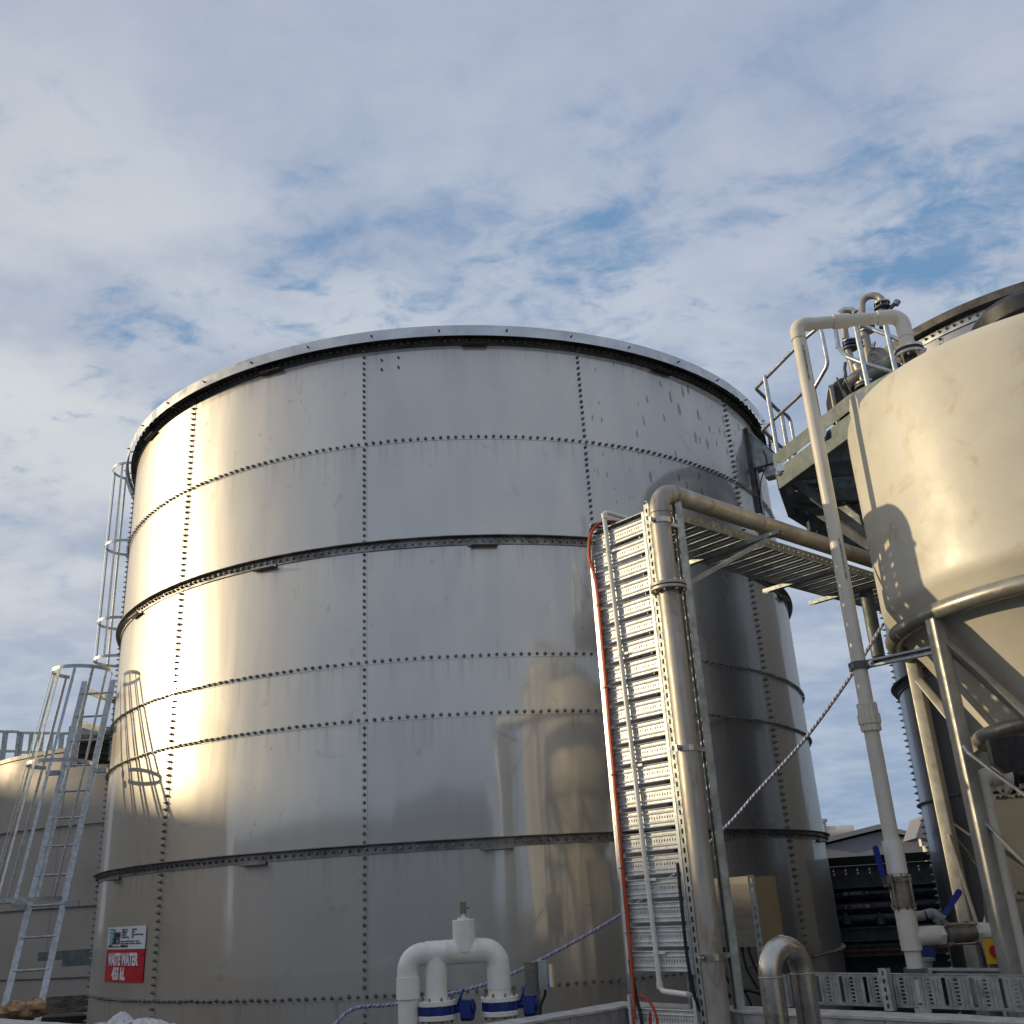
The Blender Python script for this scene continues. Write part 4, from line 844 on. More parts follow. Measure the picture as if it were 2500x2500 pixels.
# ------------------------------------------------------------------ tall cream pipe with gooseneck
WD = 6.17; WP = pol(18.85, WD, 0); wz = lambda y, x: at(x, y, WD).z
gz = 5.43; GE = Vector((2.69, 5.80, 0)); gd = (GE - WP).normalized(); wr = .0445
t = thing('pvc_pipe', 'tall cream plastic pipe with gooseneck top dropping onto the cone tank', 'pipe', Z(WP, 0))
m = MB(); m.tube([Z(WP, .02), Z(WP, gz - .08)], .0425, 24); m.tube([Z(WP + gd * .08, gz), Z(GE - gd * .08, gz)], .0425, 24); m.build('pipe_run', M['pvccream'], t)
m = MB(); m.tube(elbow(Z(WP, gz - .11), Z(WP, gz), Z(WP + gd * .10, gz), .055, 10), .049, 24); m.build('elbow_fitting', M['pvccream'], t)
m = MB(); m.tube([Z(WP + gd * .245, gz), Z(WP + gd * .35, gz)], .050, 24); m.build('coupling', M['pvccream'], t)
m = MB(); m.tube(elbow(Z(GE - gd * .16, gz), Z(GE, gz), Z(GE, gz - .17), .075, 10), .050, 24); m.tube([Z(GE, gz - .25), Z(GE, gz - .13)], .046, 24); m.build('elbow_fitting', M['pvccream'], t)
fz = gz - .27
m = MB(); m.lathe(Z(GE, fz), UP, [(.001, -.0), (.092, 0), (.092, .02), (.06, .026), (.05, .05), (.001, .05)], 32); m.build('flange', M['pvccream'], t)
m = MB(); flange(m, Z(GE, fz - .012), UP, .094, .018, 0); m.build('gasket', M['rubber'], t)
m = MB(); flange(m, Z(GE, fz - .032), UP, .094, .02, 0); m.build('backing_flange', M['ss_clean'], t)
bolts_ring(t, M['ss_clean'], Z(GE, fz - .02), UP, .074, 6, .012, .045)
m = MB(); m.tube([Z(GE, 4.84), Z(GE, fz - .04)], .042, 24); m.build('neck', M['black'], t)
zu = wz(1748, 2130)
m = MB()
for (z0, z1, r_) in ((-.085, -.045, .054), (-.045, .012, .060), (.012, .075, .0535)):
    m.tube([Z(WP, zu + z0), Z(WP, zu + z1)], r_, 28)
    for k in range(14): a = 2 * math.pi * k / 14; u = Vector((math.cos(a), math.sin(a), 0)); m.box(Z(WP, zu + (z0 + z1) / 2) + u * (r_), .008, .004, (z1 - z0) * .92, u, UP.cross(u), UP)
m.build('union_nut', M['pvccream'], t, smooth=True)
cz0, cz1 = wz(2133, 2186), wz(2052, 2172)
m = MB(); m.tube([Z(WP, cz0), Z(WP, cz1)], .054, 28); m.tube([Z(WP, cz0 - .014), Z(WP, cz0)], .048, 28); m.build('socket', M['pvc'], t)
teez = wz(2287, 2218); c1z, c2z = wz(2222, 2205), wz(2320, 2222)
m = MB(); m.tube([Z(WP, c2z), Z(WP, c1z)], .0545, 28); m.tube([Z(WP, c1z), Z(WP, c1z + .022)], .047, 24)
be = pol(22.5, 6.36, teez); bd = (be - Z(WP, teez)).normalized()
m.tube([Z(WP, teez), Z(WP, teez) + bd * .155], .048, 28); m.build('tee', M['pvccream'], t)
m = MB(); m.tube([Z(WP, teez) + bd * .155, Z(WP, teez) + bd * .185], .052, 6); m.build('hex_adaptor', M['pvccream'], t, smooth=False)
m = MB(); m.tube([Z(WP, teez) + bd * .36, Z(WP, teez) + bd * .39], .053, 6); m.tube([Z(WP, teez) + bd * .385, be + bd * .05], .049, 28); m.tube([be - bd * .06, be - bd * .058], .0495, 28); m.build('branch_pipe', M['pvc'], t)
m = MB(); flange(m, be + bd * .04, bd, .105, .02, 0); m.build('flange', M['pvc'], t)
def ball_valve(name_l, c, ax, side, L, handle_pts, grip):
    v = thing('ball_valve', name_l, 'valve', c, 'ball valves on the cream pipe'); c = Vector(c); x, y, d = basis(ax)
    m = MB(); m.tube([c - d * L * .38, c + d * L * .38], .052, 28); m.build('body', M['valve'], v)
    for s_ in (-1, 1):
        m = MB(); m.tube([c + d * s_ * L * .28, c + d * s_ * L * .38], .060, 28); m.build('end_flange', M['valve'], v)
        m = MB(); m.tube([c + d * s_ * L * .36, c + d * s_ * L * .5], .050, 6 if L > .17 else 24); m.build('end_piece', M['valve'], v, smooth=False)
    for k in range(4):
        a = R_(45 + 90 * k + side); u = x * math.cos(a) + y * math.sin(a); m = MB(); m.tube([c - d * L * .44 + u * .068, c + d * L * .44 + u * .068], .0055, 8)
        for s_ in (-1, 1): m.box(c + d * s_ * L * .33 + u * .062, .022, .022, .016, u, d.cross(u), d); m.tube([c + d * s_ * L * .40 + u * .068, c + d * s_ * L * .44 + u * .068], .010, 6)
        m.build('tie_bolt', M['ss_clean'], v, smooth=False)
    h = [Vector(p) for p in handle_pts]; m = MB(); m.tube([c, h[0]], .014, 12); m.build('stem', M['valve'], v)
    m = MB(); nb_ = Vector((math.sin(R_(19)), math.cos(R_(19)), 0))
    m.bar(h[0], h[1], .024, .006, nb_); m.build('lever', M['ss_clean'], v, smooth=False)
    m = MB(); dd = (h[2] - h[1]); q = (dd).normalized(); xx = q.cross(nb_).normalized()
    pts = [h[1] + q * .0]; ring_ = []
    m2 = []
    for i in range(9): m2.append((i / 8))
    prof_ = [Vector((0, 0, 0))]
    wd = .017
    pl = [h[1] - xx * wd * .8, h[1] + xx * wd * .8] + [h[2] - q * wd + (xx * math.cos(R_(a_)) + q * math.sin(R_(a_))) * wd for a_ in range(0, 181, 30)]
    m.prism([p - nb_ * .009 for p in pl], nb_ * .018); m.build('grip', M['bluegrip'], v, ang=50)
v1 = (wz(2222, 2205) + wz(2140, 2190)) / 2 + .005
ball_valve('ball valve with upright blue lever below the white socket of the cream pipe', Z(WP, v1), UP, -10, .20, [at(2162, 2160, 6.12), at(2155, 2140, 6.10), at(2136, 2064, 6.08)], M['bluegrip'])
vc = Z(WP, teez) + bd * .272
ball_valve('ball valve lying on the side branch with blue lever raised to the right', vc, bd, 0, .20, [at(2298, 2244, 6.3), at(2307, 2232, 6.32), at(2345, 2172, 6.36)], M['bluegrip'])
t = thing('grey_elbow', 'small grey plastic elbow with black band behind the side branch', 'pipe fitting', at(2262, 2236, 6.5))
m = MB(); m.tube(cat([at(2230, 2236, 6.45), at(2250, 2236, 6.45), at(2275, 2230, 6.5), at(2288, 2236, 6.5), at(2290, 2252, 6.5)]), .026, 16); m.build('body', M['greypvc'], t)
m = MB(); m.tube([at(2260, 2236, 6.46), at(2264, 2235, 6.46)], .029, 16); m.build('band', M['rubber'], t)
t = thing('small_blue_valve', 'small dark blue valve low behind the cream pipe under the branch', 'valve', at(2262, 2330, 7.0))
m = MB(); m.box(at(2258, 2316, 7.0), .085, .08, .13); m.build('body', M['blue'], t, smooth=False)
m = MB(); m.tube([at(2262, 2338, 6.9), at(2263, 2345, 6.9)], .045, 20); m.tube([at(2262, 2345, 6.9), at(2264, 2420, 6.9)], .032, 20); m.build('pipe_stub', M['greypvc'], t)
# plastic clamps and strut arms between pipe and stand
for zz, lab in ((wz(1626, 2095), 'upper grey plastic clamp holding the cream pipe to a strut arm'), (wz(2375, 2226), 'lower grey plastic clamp holding the cream pipe just above the wall tray')):
    lp = CC + Vector((math.cos(R_(196.2)), math.sin(R_(196.2)), 0)) * 1.16; dr = (Z(lp, 0) - WP).normalized(); tt = thing('pipe_clamp', lab, 'pipe clamp', Z(WP, zz), 'plastic clamps on the cream pipe')
    yy = UP.cross(dr); m = MB(); m.lathe(Z(WP, zz - .022), UP, [(.044, 0), (.053, 0), (.053, .044), (.044, .044), (.044, 0)], 32); m.box(Z(WP, zz) + dr * .072, .05, .034, .044, dr, yy, UP); m.box(Z(WP, zz) - dr * .054, .02, .02, .05, dr, yy, UP); m.build('band', M['greyplastic'], tt, ang=30)
    m = MB(); m.tube([Z(WP, zz) + dr * .08 - yy * -.015, Z(WP, zz) + dr * .08 - yy * .03 ], .009, 6); m.tube([Z(WP, zz) + dr * .08 + yy * -.018, Z(WP, zz) + dr * .08 - yy * .019], .014, 16); m.build('bolt', M['ss_clean'], tt, smooth=False)
    vd = -yy if yy.dot(WP) > 0 else yy; m = MB(); m.strut(Z(WP, zz) + dr * .075, Z(lp, zz) - dr * .03, vd, .045, .035); m.build('arm', M['galv'], tt, smooth=False)
# printing along the cream pipe
def pipe_print(txt, P, r, z0, h, face_az, parent):
    vs, fs, wd = text_mb(txt, h, .9, .02); m = MB(); fa = R_(face_az)
    for (x_, y_, z_) in vs:
        a = fa + y_ / r; m.v.append(Vector((P.x + (r + .0006 + z_ * .2) * math.sin(a), P.y + (r + .0006 + z_ * .2) * math.cos(a), z0 - x_)))
    for f in fs: m.face(f)
    m.build('printed_text', M['ink'], parent, smooth=False)
pt_ = [o_ for o_ in bpy.data.objects if o_.get('label', '').startswith('tall cream plastic')][0]
pipe_print('PVC PRESSURE PIPE DN80 PN12 SERIES 1', WP, .0425, wz(1320, 2043), .012, 18.85 + 180 - 35, pt_)
pipe_print('PVC PRESSURE PIPE DN80 PN12 SERIES 1', WP, .0425, wz(850, 1957), .012, 18.85 + 180 - 35, pt_)
# ------------------------------------------------------------------ high platform
DZ = 5.40
poly = [(2.40, 8.27), (2.61, 7.62), (2.76, 7.16), (3.05, 6.72), (3.9, 6.9), (4.45, 7.7), (4.55, 8.6), (4.2, 9.6), (3.5, 10.1), (2.66, 9.0)]
pl = thing('access_platform', 'grey-green steel grating platform high between the big tank and cone tank', 'platform', (3.2, 8.3, 4.9))
P_ = [Vector((a, b, 0)) for a, b in poly]
m = MB()
for i in range(len(P_)):
    a, b = P_[i], P_[(i + 1) % len(P_)]; d = (b - a).normalized(); nn = Vector((d.y, -d.x, 0)); 
    m.box(Z((a + b) / 2, DZ - .09), (b - a).length + .02, .008, .18, d, nn, UP); m.box(Z((a + b) / 2 + nn * -.03, DZ - .178), (b - a).length - .03, .06, .008, d, nn, UP)
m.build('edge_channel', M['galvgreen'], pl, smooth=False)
m = MB()
for i in (9, 0, 1, 2):
    a, b = P_[i], P_[(i + 1) % len(P_)]; d = (b - a).normalized(); nn = Vector((d.y, -d.x, 0)); sg = -1
    m.box(Z((a + b) / 2 + nn * .006, DZ + .085), (b - a).length + .01, .005, .13, d, nn, UP)
m.build('toe_board', M['galvgreen'], pl, smooth=False)
def clip(p, d):    # clip a line to the platform outline
    ts = []
    for i in range(len(P_)):
        a, b = P_[i], P_[(i + 1) % len(P_)]; e = b - a; den = d.x * e.y - d.y * e.x
        if abs(den) < 1e-9: continue
        w_ = a - p; t_ = (w_.x * e.y - w_.y * e.x) / den; s_ = (w_.x * d.y - w_.y * d.x) / den
        if 0 <= s_ < 1: ts.append(t_)
    return (min(ts), max(ts)) if len(ts) >= 2 else None
m = MB(); gd1 = Vector((1, -.08, 0)).normalized(); gd2 = Vector((-gd1.y, gd1.x, 0))
for k in range(100):
    p = Vector((2.4, 6.6, 0)) + gd2 * (k * .046); c = clip(p, gd1)
    if c and c[1] - c[0] > .05: m.box(Z(p + gd1 * (c[0] + c[1]) / 2, DZ - .017), c[1] - c[0] - .01, .005, .020, gd1, gd2, UP)
for k in range(26):
    p = Vector((2.3, 6.6, 0)) + gd1 * (k * .10); c = clip(p, gd2)
    if c and c[1] - c[0] > .05: m.box(Z(p + gd2 * (c[0] + c[1]) / 2, DZ - .008), .007, c[1] - c[0] - .01, .007, gd1, gd2, UP)
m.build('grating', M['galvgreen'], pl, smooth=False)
for k, yo_ in enumerate((.62, 1.35, 2.05)):
    p = Vector((2.4, 6.75, 0)) + gd2 * yo_; c = clip(p, gd1); m = MB(); a = p + gd1 * (c[0] + .03); b = p + gd1 * (c[1] - .03)
    m.box(Z((a + b) / 2, DZ - .11), (b - a).length, .06, .12, gd1, gd2, UP); m.build('cross_beam', M['galvgreen'], pl, smooth=False)
sup = thing('platform_bracket', 'dark triangular steel brackets and equipment hanging under the high platform', 'bracket', (3.6, 9.2, 4.0))
bm = lambda p, q, w1, h1, nm='beam': (lambda m: m.build(nm, M['darkframe'], sup, smooth=False))(MB().bar(p, q, w1, h1))
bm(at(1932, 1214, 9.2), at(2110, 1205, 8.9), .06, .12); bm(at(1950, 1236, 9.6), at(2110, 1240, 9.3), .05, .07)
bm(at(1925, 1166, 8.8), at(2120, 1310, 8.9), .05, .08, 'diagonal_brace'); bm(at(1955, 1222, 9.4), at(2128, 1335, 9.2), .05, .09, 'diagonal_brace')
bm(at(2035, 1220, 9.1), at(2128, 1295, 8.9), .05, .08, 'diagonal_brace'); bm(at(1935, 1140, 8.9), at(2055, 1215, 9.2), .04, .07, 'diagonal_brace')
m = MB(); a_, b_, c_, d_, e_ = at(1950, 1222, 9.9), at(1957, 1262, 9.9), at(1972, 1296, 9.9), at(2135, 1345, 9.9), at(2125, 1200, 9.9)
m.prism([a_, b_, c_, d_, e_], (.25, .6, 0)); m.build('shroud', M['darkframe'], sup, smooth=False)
for (x_, y_, s_) in ((1985, 1282, .10), (2000, 1290, .07), (2060, 1262, .12), (2078, 1238, .16), (2035, 1290, .09), (2095, 1275, .1)):
    o = at(x_, y_, 9.55); m = MB(); m.box(o, s_, s_, s_ * 1.2); m.tube([o, o + Vector((.0, 0, .22))], s_ * .22, 10); m.build('fitting', M['galvgreen'], sup, smooth=False)
m = MB(); m.tube([at(1938, 1222, 9.5), at(1942, 1232, 9.5), at(1948, 1236, 9.5), at(1952, 1226, 9.5)], .012, 8); m.build('hook', M['galv'], sup)
for (x0_, y0_, x1_, y1_) in ((1985, 1185, 2030, 1188), (2035, 1170, 2068, 1172)):
    a, b = at(x0_, y0_, 9.6), at(x1_, y1_, 9.6); m = MB(); m.box((a + b) / 2, (b - a).length, .3, .01); m.build('plate', M['galvdull'], sup, smooth=False)
hg = at(2140, 1530, 8.3); t = thing('hanging_post', 'dark rounded steel post hanging below the overhead tray beside the cone tank', 'post', Z(hg, at(2152, 1606, 8.3).z))
m = MB(); zt_ = at(2128, 1430, 8.3).z; zb_ = at(2152, 1606, 8.3).z; hp = pol(19.92, 8.3, 0); m.tube([Z(hp, zb_), Z(hp, zb_ + .015), Z(hp, 4.25)], [.04, .052, .052], 20); m.build('post', M['galvgreen'], t)
# handrails on the platform
def rails(parent, name, pts, r=.0175, fil=.05): m = MB(); m.tube(polyfillet(pts, fil), r, 12); return m.build(name, M['tube'], parent)
hr = thing('handrail', 'curved galvanised handrail at the left end of the high platform', 'handrail', (2.42, 8.2, DZ), 'platform handrails')
s1 = at(1905, 1142, 8.6); S1b = Z(pol(16.45, 8.58, 0), DZ - .06); tz = 6.34; kz = 5.90
S2b = pol(19.15, 8.03, DZ + .02)
m = MB(); m.tube([S1b, Z(S1b, tz + .01)], .021, 14); m.box(S1b + UP * .05 + Vector((-.02, -.03, 0)), .05, .05, .12); m.build('stanchion', M['tube'], hr)
m = MB(); m.tube([S2b, Z(S2b, tz + .01)], .021, 14); m.build('stanchion', M['tube'], hr)
A1, A2, A3 = pol(15.80, 8.78, 0), pol(19.9, 7.93, 0), pol(20.25, 7.86, 0)
rails(hr, 'top_rail', [Z(pol(16.9, 9.35, 0), tz), Z(A1, tz), Z(S2b, tz), Z(A3, tz), Z(A3, kz + .06), Z(S2b, kz - .06)], fil=.07)
rails(hr, 'knee_rail', [Z(S2b, kz), Z(A1, kz), Z(pol(16.7, 9.25, 0), kz)], fil=.04)
S3 = pol(17.05, 9.38, 0); m = MB(); m.tube([Z(S3, DZ - .05), Z(S3, tz)], .021, 14); m.build('stanchion', M['tube'], hr)
S4 = pol(17.0, 9.2, 0); rails(hr, 'end_loop', [Z(pol(16.9, 9.35, 0), tz), Z(S4 + Vector((.18, .3, 0)), tz), Z(S4 + Vector((.18, .3, 0)), kz), Z(pol(16.7, 9.25, 0), kz)], fil=.08)
for (x_, y_, d_) in ((1906, 1140, 8.5), (2006, 1057, 7.9)):
    o = at(x_, y_, d_); m = MB(); m.tube([o, o + Vector((.1, .2, 0))], .045, 6); m.build('base_clamp', M['tube'], hr, smooth=False)
hr2 = thing('handrail', 'galvanised handrail by the steel process pipes above the cone tank shoulder', 'handrail', (3.0, 7.1, DZ), 'platform handrails')
for (xt, yt, xb, yb, dd) in ((2088, 795, 2120, 945, 7.6), (2162, 795, 2190, 920, 7.6)):
    q = at(xb, yb, dd); q2 = at(xt, yt, dd); m = MB(); m.tube([Z(q, DZ - .1), Z(q, q2.z + .02)], .022, 14); m.build('stanchion', M['tube'], hr2)
rails(hr2, 'top_rail', [at(2046, 850, 7.9) , at(2039, 797, 7.9), at(2042, 765, 7.9), at(2095, 790, 7.65), at(2172, 820, 7.6), at(2260, 855, 7.6)], fil=.05)
rails(hr2, 'knee_rail', [at(2039, 797, 7.9), at(2047, 848, 7.85), at(2068, 871, 7.7), at(2110, 887, 7.6), at(2175, 907, 7.6), at(2260, 935, 7.6)], fil=.08)
m = MB(); hp = pol(21.13 - .05, 8.2, 0); m.tube([Z(pol(20.2, 8.1, 0), DZ), Z(pol(20.2, 8.1, 0), at(2028, 942, 8.1).z)], .023, 16); tag(rootat(m.build('post', M['ss_pipe']), Z(pol(20.2, 8.1, 0), DZ)), 'short bare steel post stub standing on the high platform', 'post')
# process pipework above the tank shoulder
t = thing('process_pipework', 'cluster of stainless pipes, flanges and a U bend rising from the platform', 'pipework', (3.2, 7.6, DZ))
dp = 8.1
def tb(pts, r, name, mt, d=dp, fil=0): m = MB(); q = [at(x_, y_, d) for x_, y_ in pts]; q = polyfillet(q, fil) if fil else q; m.tube(q, r, 18); return m.build(name, mt, t)
tb([(2108, 835), (2103, 722), (2150, 722), (2154, 742)], .030, 'u_bend_pipe', M['ss_pipe'], fil=.075)
def fl(x_, y_, r, th, mt, d=dp, nm='flange', ax=UP): m = MB(); o = at(x_, y_, d); flange(m, o, ax, r, th, 0); m.build(nm, mt, t)
fl(2153, 741, .068, .016, M['ss_clean']); fl(2154, 752, .068, .016, M['galvgreen']); tb([(2154, 752), (2156, 800)], .032, 'pipe', M['darkframe'])
bolts_ring(t, M['bolt'], at(2154, 747, dp), UP, .053, 6, .009, .03)
tb([(2165, 762), (2178, 748), (2190, 737)], .018, 'sample_valve', M['galvgreen']); tb([(2186, 744), (2192, 734)], .028, 'sample_valve_cap', M['galvdull'])
tb([(2055, 760), (2068, 845), (2090, 925)], .030, 'pipe', M['ss_pipe']); tb([(2050, 766), (2062, 758), (2080, 758), (2088, 764)], .03, 'pipe', M['ss_clean'])
fl(2074, 834, .062, .014, M['ss_clean']); fl(2075, 842, .060, .022, M['blue'], nm='wafer_valve'); fl(2077, 851, .064, .014, M['galvgreen'])
tb([(2108, 806), (2122, 870), (2128, 900)], .038, 'pipe', M['ss_pipe']); fl(2117, 800, .064, .014, M['blue'], nm='wafer_valve'); fl(2118, 808, .066, .014, M['ss_clean'])
tb([(2068, 938), (2105, 905), (2150, 888), (2200, 865)], .045, 'manifold', M['ss_pipe'], 8.0); tb([(2092, 890), (2100, 910), (2118, 945)], .04, 'manifold_branch', M['ss_pipe'], 8.0)
tb([(2110, 932), (2160, 905), (2190, 880)], .07, 'lower_manifold', M['galvgreen'], 7.9)
fl(2112, 938, .085, .02, M['ss_clean'], 7.9); fl(2113, 945, .085, .02, M['galvgreen'], 7.9)
o = at(2143, 872, 7.95); m = MB(); m.tube([o, o + Vector((.15, .4, .1))], .085, 24); m.build('pump_head', M['ss_pipe'], t)
for k in range(5):
    a = 2 * math.pi * k / 5; m = MB(); q = o + Vector((math.cos(a) * .06, -.005, math.sin(a) * .06)); m.tube([q, q - Vector((.003, .015, 0))], .012, 6); m.build('bolt', M['bolt'], t, smooth=False)
tb([(2064, 885), (2062, 900), (2066, 925), (2060, 940)], .014, 'small_line', M['galvgreen'], 8.0); tb([(2128, 848), (2134, 838), (2130, 850)], .02, 'band_clip', M['ss_clean'], 7.9)
o = at(2080, 965, 8.15); m = MB(); m.lathe(o + Vector((0, .1, -.15)), UP, [(.001, .34), (.08, .34), (.15, .28), (.185, .16), (.19, 0), (.001, 0)], 32); m.build('hopper_cover', M['rubber'], t)
for (xx, yy) in ((2055, 950), (2073, 945), (2072, 980)): m = MB(); m.box(at(xx, yy, 7.9), .012, .012, .22, (1, 0, .2), (0, 1, 0), (-.2, 0, 1)); m.build('hopper_rib', M['darkframe'], t, smooth=False)
# sensor bracket on the big tank
tt_ = R_(60.5); u = Vector((math.sin(tt_), -math.cos(tt_), 0)); v = Vector((math.cos(tt_), math.sin(tt_), 0)); b0 = Vector((*T1, 0)) + u * (R1 + .01)
t = thing('level_sensor', 'galvanised bracket and box fixed high on the right side of the big tank', 'sensor', Z(b0, 6.95))
m = MB(); m.prism([Z(b0, 7.60) + v * .10, Z(b0, 6.98) + v * .10, Z(b0 + u * .30, 7.02) + v * .10, Z(b0 + u * .30, 7.12) + v * .10], v * .006); m.prism([Z(b0, 7.60) - v * .08, Z(b0, 6.98) - v * .08, Z(b0 + u * .30, 7.02) - v * .08, Z(b0 + u * .30, 7.12) - v * .08], v * .006); m.box(Z(b0 + u * .16, 7.0), .30, .19, .006, u, v, UP); m.box(Z(b0 + u * .16, 7.33), .42, .19, .006, (u * .5 - UP * .62).normalized(), v, (u * .62 + UP * .5).normalized()); m.build('bracket', M['galvdull'], t, smooth=False)
m = MB(); m.box(Z(b0 + u * .22, 6.90), .16, .16, .14, u, v, UP); m.build('box', M['galvdull'], t, smooth=False)
m = MB(); m.tube(cat([Z(b0 + u * .18 - v * .10, 7.2), Z(b0 + u * .2 - v * .12, 7.0), Z(b0 + u * .1 - v * .12, 6.8), Z(b0 + u * .04 - v * .1, 6.6)]), .008, 8); m.build('cable', M['black'], t)
t = thing('cable_duct', 'dark vertical duct and conduit high on the right side of the big tank', 'duct', Z(b0 - v * .1, 5.5))
m = MB(); m.strut(Z(b0 - v * .10, 5.5), Z(b0 - v * .10, 7.55), u, .10, .06, .003); m.build('duct', M['darkang'], t, smooth=False)
m = MB(); m.tube([Z(b0 - v * .02 + u * .03, 5.5), Z(b0 - v * .02 + u * .03, 7.5)], .02, 12); m.build('conduit', M['galvdull'], t)
# ------------------------------------------------------------------ caged ladders
def cage(t, center, rad, out, side, z_list, tilt=Vector((0, 0, 0)), z0=0, nst=7, zbot=None, open_a=55):
    oa = math.atan2(out.y, out.x)
    def hp(z, a, r=rad): return center + tilt * (z - z0) + Vector((math.cos(oa + a) * r, math.sin(oa + a) * r, z))
    angs = [R_(-180 + open_a + (360 - 2 * open_a) * k / 32) for k in range(33)]
    for z in z_list:
        m = MB(); n = len(m.v)
        for a in angs:
            for r_, dz in ((rad, -.021), (rad + .006, -.021), (rad + .006, .021), (rad, .021)): m.v.append(hp(z, a, r_) + Vector((0, 0, dz)) - Vector((0, 0, 0)))
        for k in range(32):
            b = 4 * k
            for j in range(4): m.face((b + j, b + (j + 1) % 4, b + 4 + (j + 1) % 4, b + 4 + j))
        m.face((0, 1, 2, 3)); m.face((131, 130, 129, 128)); m.build('hoop', M['galv'], t, smooth=False)
    for k in range(nst):
        a = R_(-180 + open_a + 8 + (360 - 2 * open_a - 16) * k / (nst - 1)); m = MB(); p = hp(z_list[-1], a, rad - .004); q = hp(z_list[0], a, rad - .004); tg = Vector((-math.sin(oa + a), math.cos(oa + a), 0))
        m.bar(p, q, .006, .032, tg)
        for z in z_list: o = hp(z, a, rad - .006); m.tube([o, o - Vector((math.cos(oa + a), math.sin(oa + a), 0)) * .014], .010, 6)
        m.build('cage_strap', M['galv'], t, smooth=False)
u_ = Vector((.993, .03, 0)).normalized(); h_ = Vector((-.116, .993, 0)).normalized(); lean = h_ * .40
B0 = pol(-25.35, 11.7, 0); lad = thing('caged_ladder', 'lower leaning galvanised ladder with safety cage in front of the tan tank', 'ladder', (B0.x, B0.y, .1), 'caged ladders')
base_ = lambda z: Z(B0 + lean * (z - 1.14), z)
for s_ in (-1, 1):
    m = MB(); a, b = base_(.1) + u_ * s_ * .175, base_(4.72) + u_ * s_ * .175; m.strut(a, b, h_, .012, .065, .005) if False else m.bar(a, b, .012, .065, h_.cross(UP)) ; m.build('stile', M['galv'], lad, smooth=False)
k = 0
while .35 + .30 * k < 4.6:
    z = .35 + .30 * k; m = MB(); m.tube([base_(z) - u_ * .175, base_(z) + u_ * .175], .0125, 10); m.build('rung', M['galv'], lad); k += 1
out = Vector((-.12, -1, 0)).normalized()
cage(lad, Z(B0 + out * .34 - u_ * .03, 0), .335, out, u_, [4.76, 3.62, 2.20], lean, 1.14, 8)
for z in (2.2, 3.62):
    for s_ in (-1, 1): m = MB(); m.box(base_(z - .05) + u_ * s_ * .27 + out * .02, .14, .07, .05, u_, h_, UP); m.build('cage_bracket', M['galv'], lad, smooth=False)
lr = thing('guard_rail', 'short galvanised guard rail linking the leaning ladder top to the big tank', 'guard rail', pol(-23.2, 13.6, 4.1))
ra, rb_ = pol(-24.15, 13.2, 0), pol(-22.35, 13.95, 0)
for z in (4.64, 4.22):
    m = MB(); m.bar(Z(ra, z), Z(rb_, z), .012, .075); m.build('rail', M['galv'], lr, smooth=False)
m = MB(); m.bar(Z(rb_, 3.9), Z(rb_, 4.68), .06, .06); m.build('post', M['galv'], lr, smooth=False)
m = MB(); m.bar(Z(ra, 3.7), Z(ra + Vector((.05, 0, 0)), 4.70), .05, .012, (0, 1, 0)); m.build('post', M['galv'], lr, smooth=False)
t = thing('landing_platform', 'small dark landing between the tan tank and the big tank', 'platform', pol(-23.3, 14.6, 4.0))
pc = pol(-22.75, 14.7, 0); xx_ = pol(-23.2 + 90, 1, 0); yy_ = pol(-23.2, 1, 0)
m = MB(); m.box(Z(pc, 4.17), .9, 1.7, .05, xx_, yy_, UP); m.build('deck', M['darkframe'], t, smooth=False)
m = MB()
for s_ in (-1, 1): m.box(Z(pc + xx_ * s_ * .43, 4.09), .06, 1.7, .14, xx_, yy_, UP)
m.box(Z(pc - yy_ * .83, 4.22), .9, .01, .16, xx_, yy_, UP); m.build('frame', M['galvdull'], t, smooth=False)
for k in range(3): m = MB(); m.box(Z(pc + yy_ * (-.4 + .5 * k), 4.09), .8, .07, .12, xx_, yy_, UP); m.build('joist', M['darkframe'], t, smooth=False)
lad2 = thing('caged_ladder', 'upper upright galvanised ladder with cage, half hidden behind the left side of the big tank', 'ladder', (T1[0] - R1 - .2, T1[1] + .25, 4.2), 'caged ladders')
la = R_(-87); lu2 = Vector((math.sin(la), math.cos(la), 0)); lt = Vector((lu2.y, -lu2.x, 0)); LC = Vector((*T1, 0)) + lu2 * (R1 + .22)
for s_ in (-1, 1): m = MB(); m.bar(Z(LC + lt * s_ * .2, 4.2), Z(LC + lt * s_ * .2, 8.75), .012, .06, lt); m.build('stile', M['galv'], lad2, smooth=False)
for k in range(13): m = MB(); z = 4.35 + .3 * k; m.tube([Z(LC - lt * .2, z), Z(LC + lt * .2, z)], .0125, 8); m.build('rung', M['galv'], lad2)
cage(lad2, Z(LC + lu2 * .29, 0), .35, lu2, lt, [8.70, 7.40, 6.18, 5.6], nst=7)
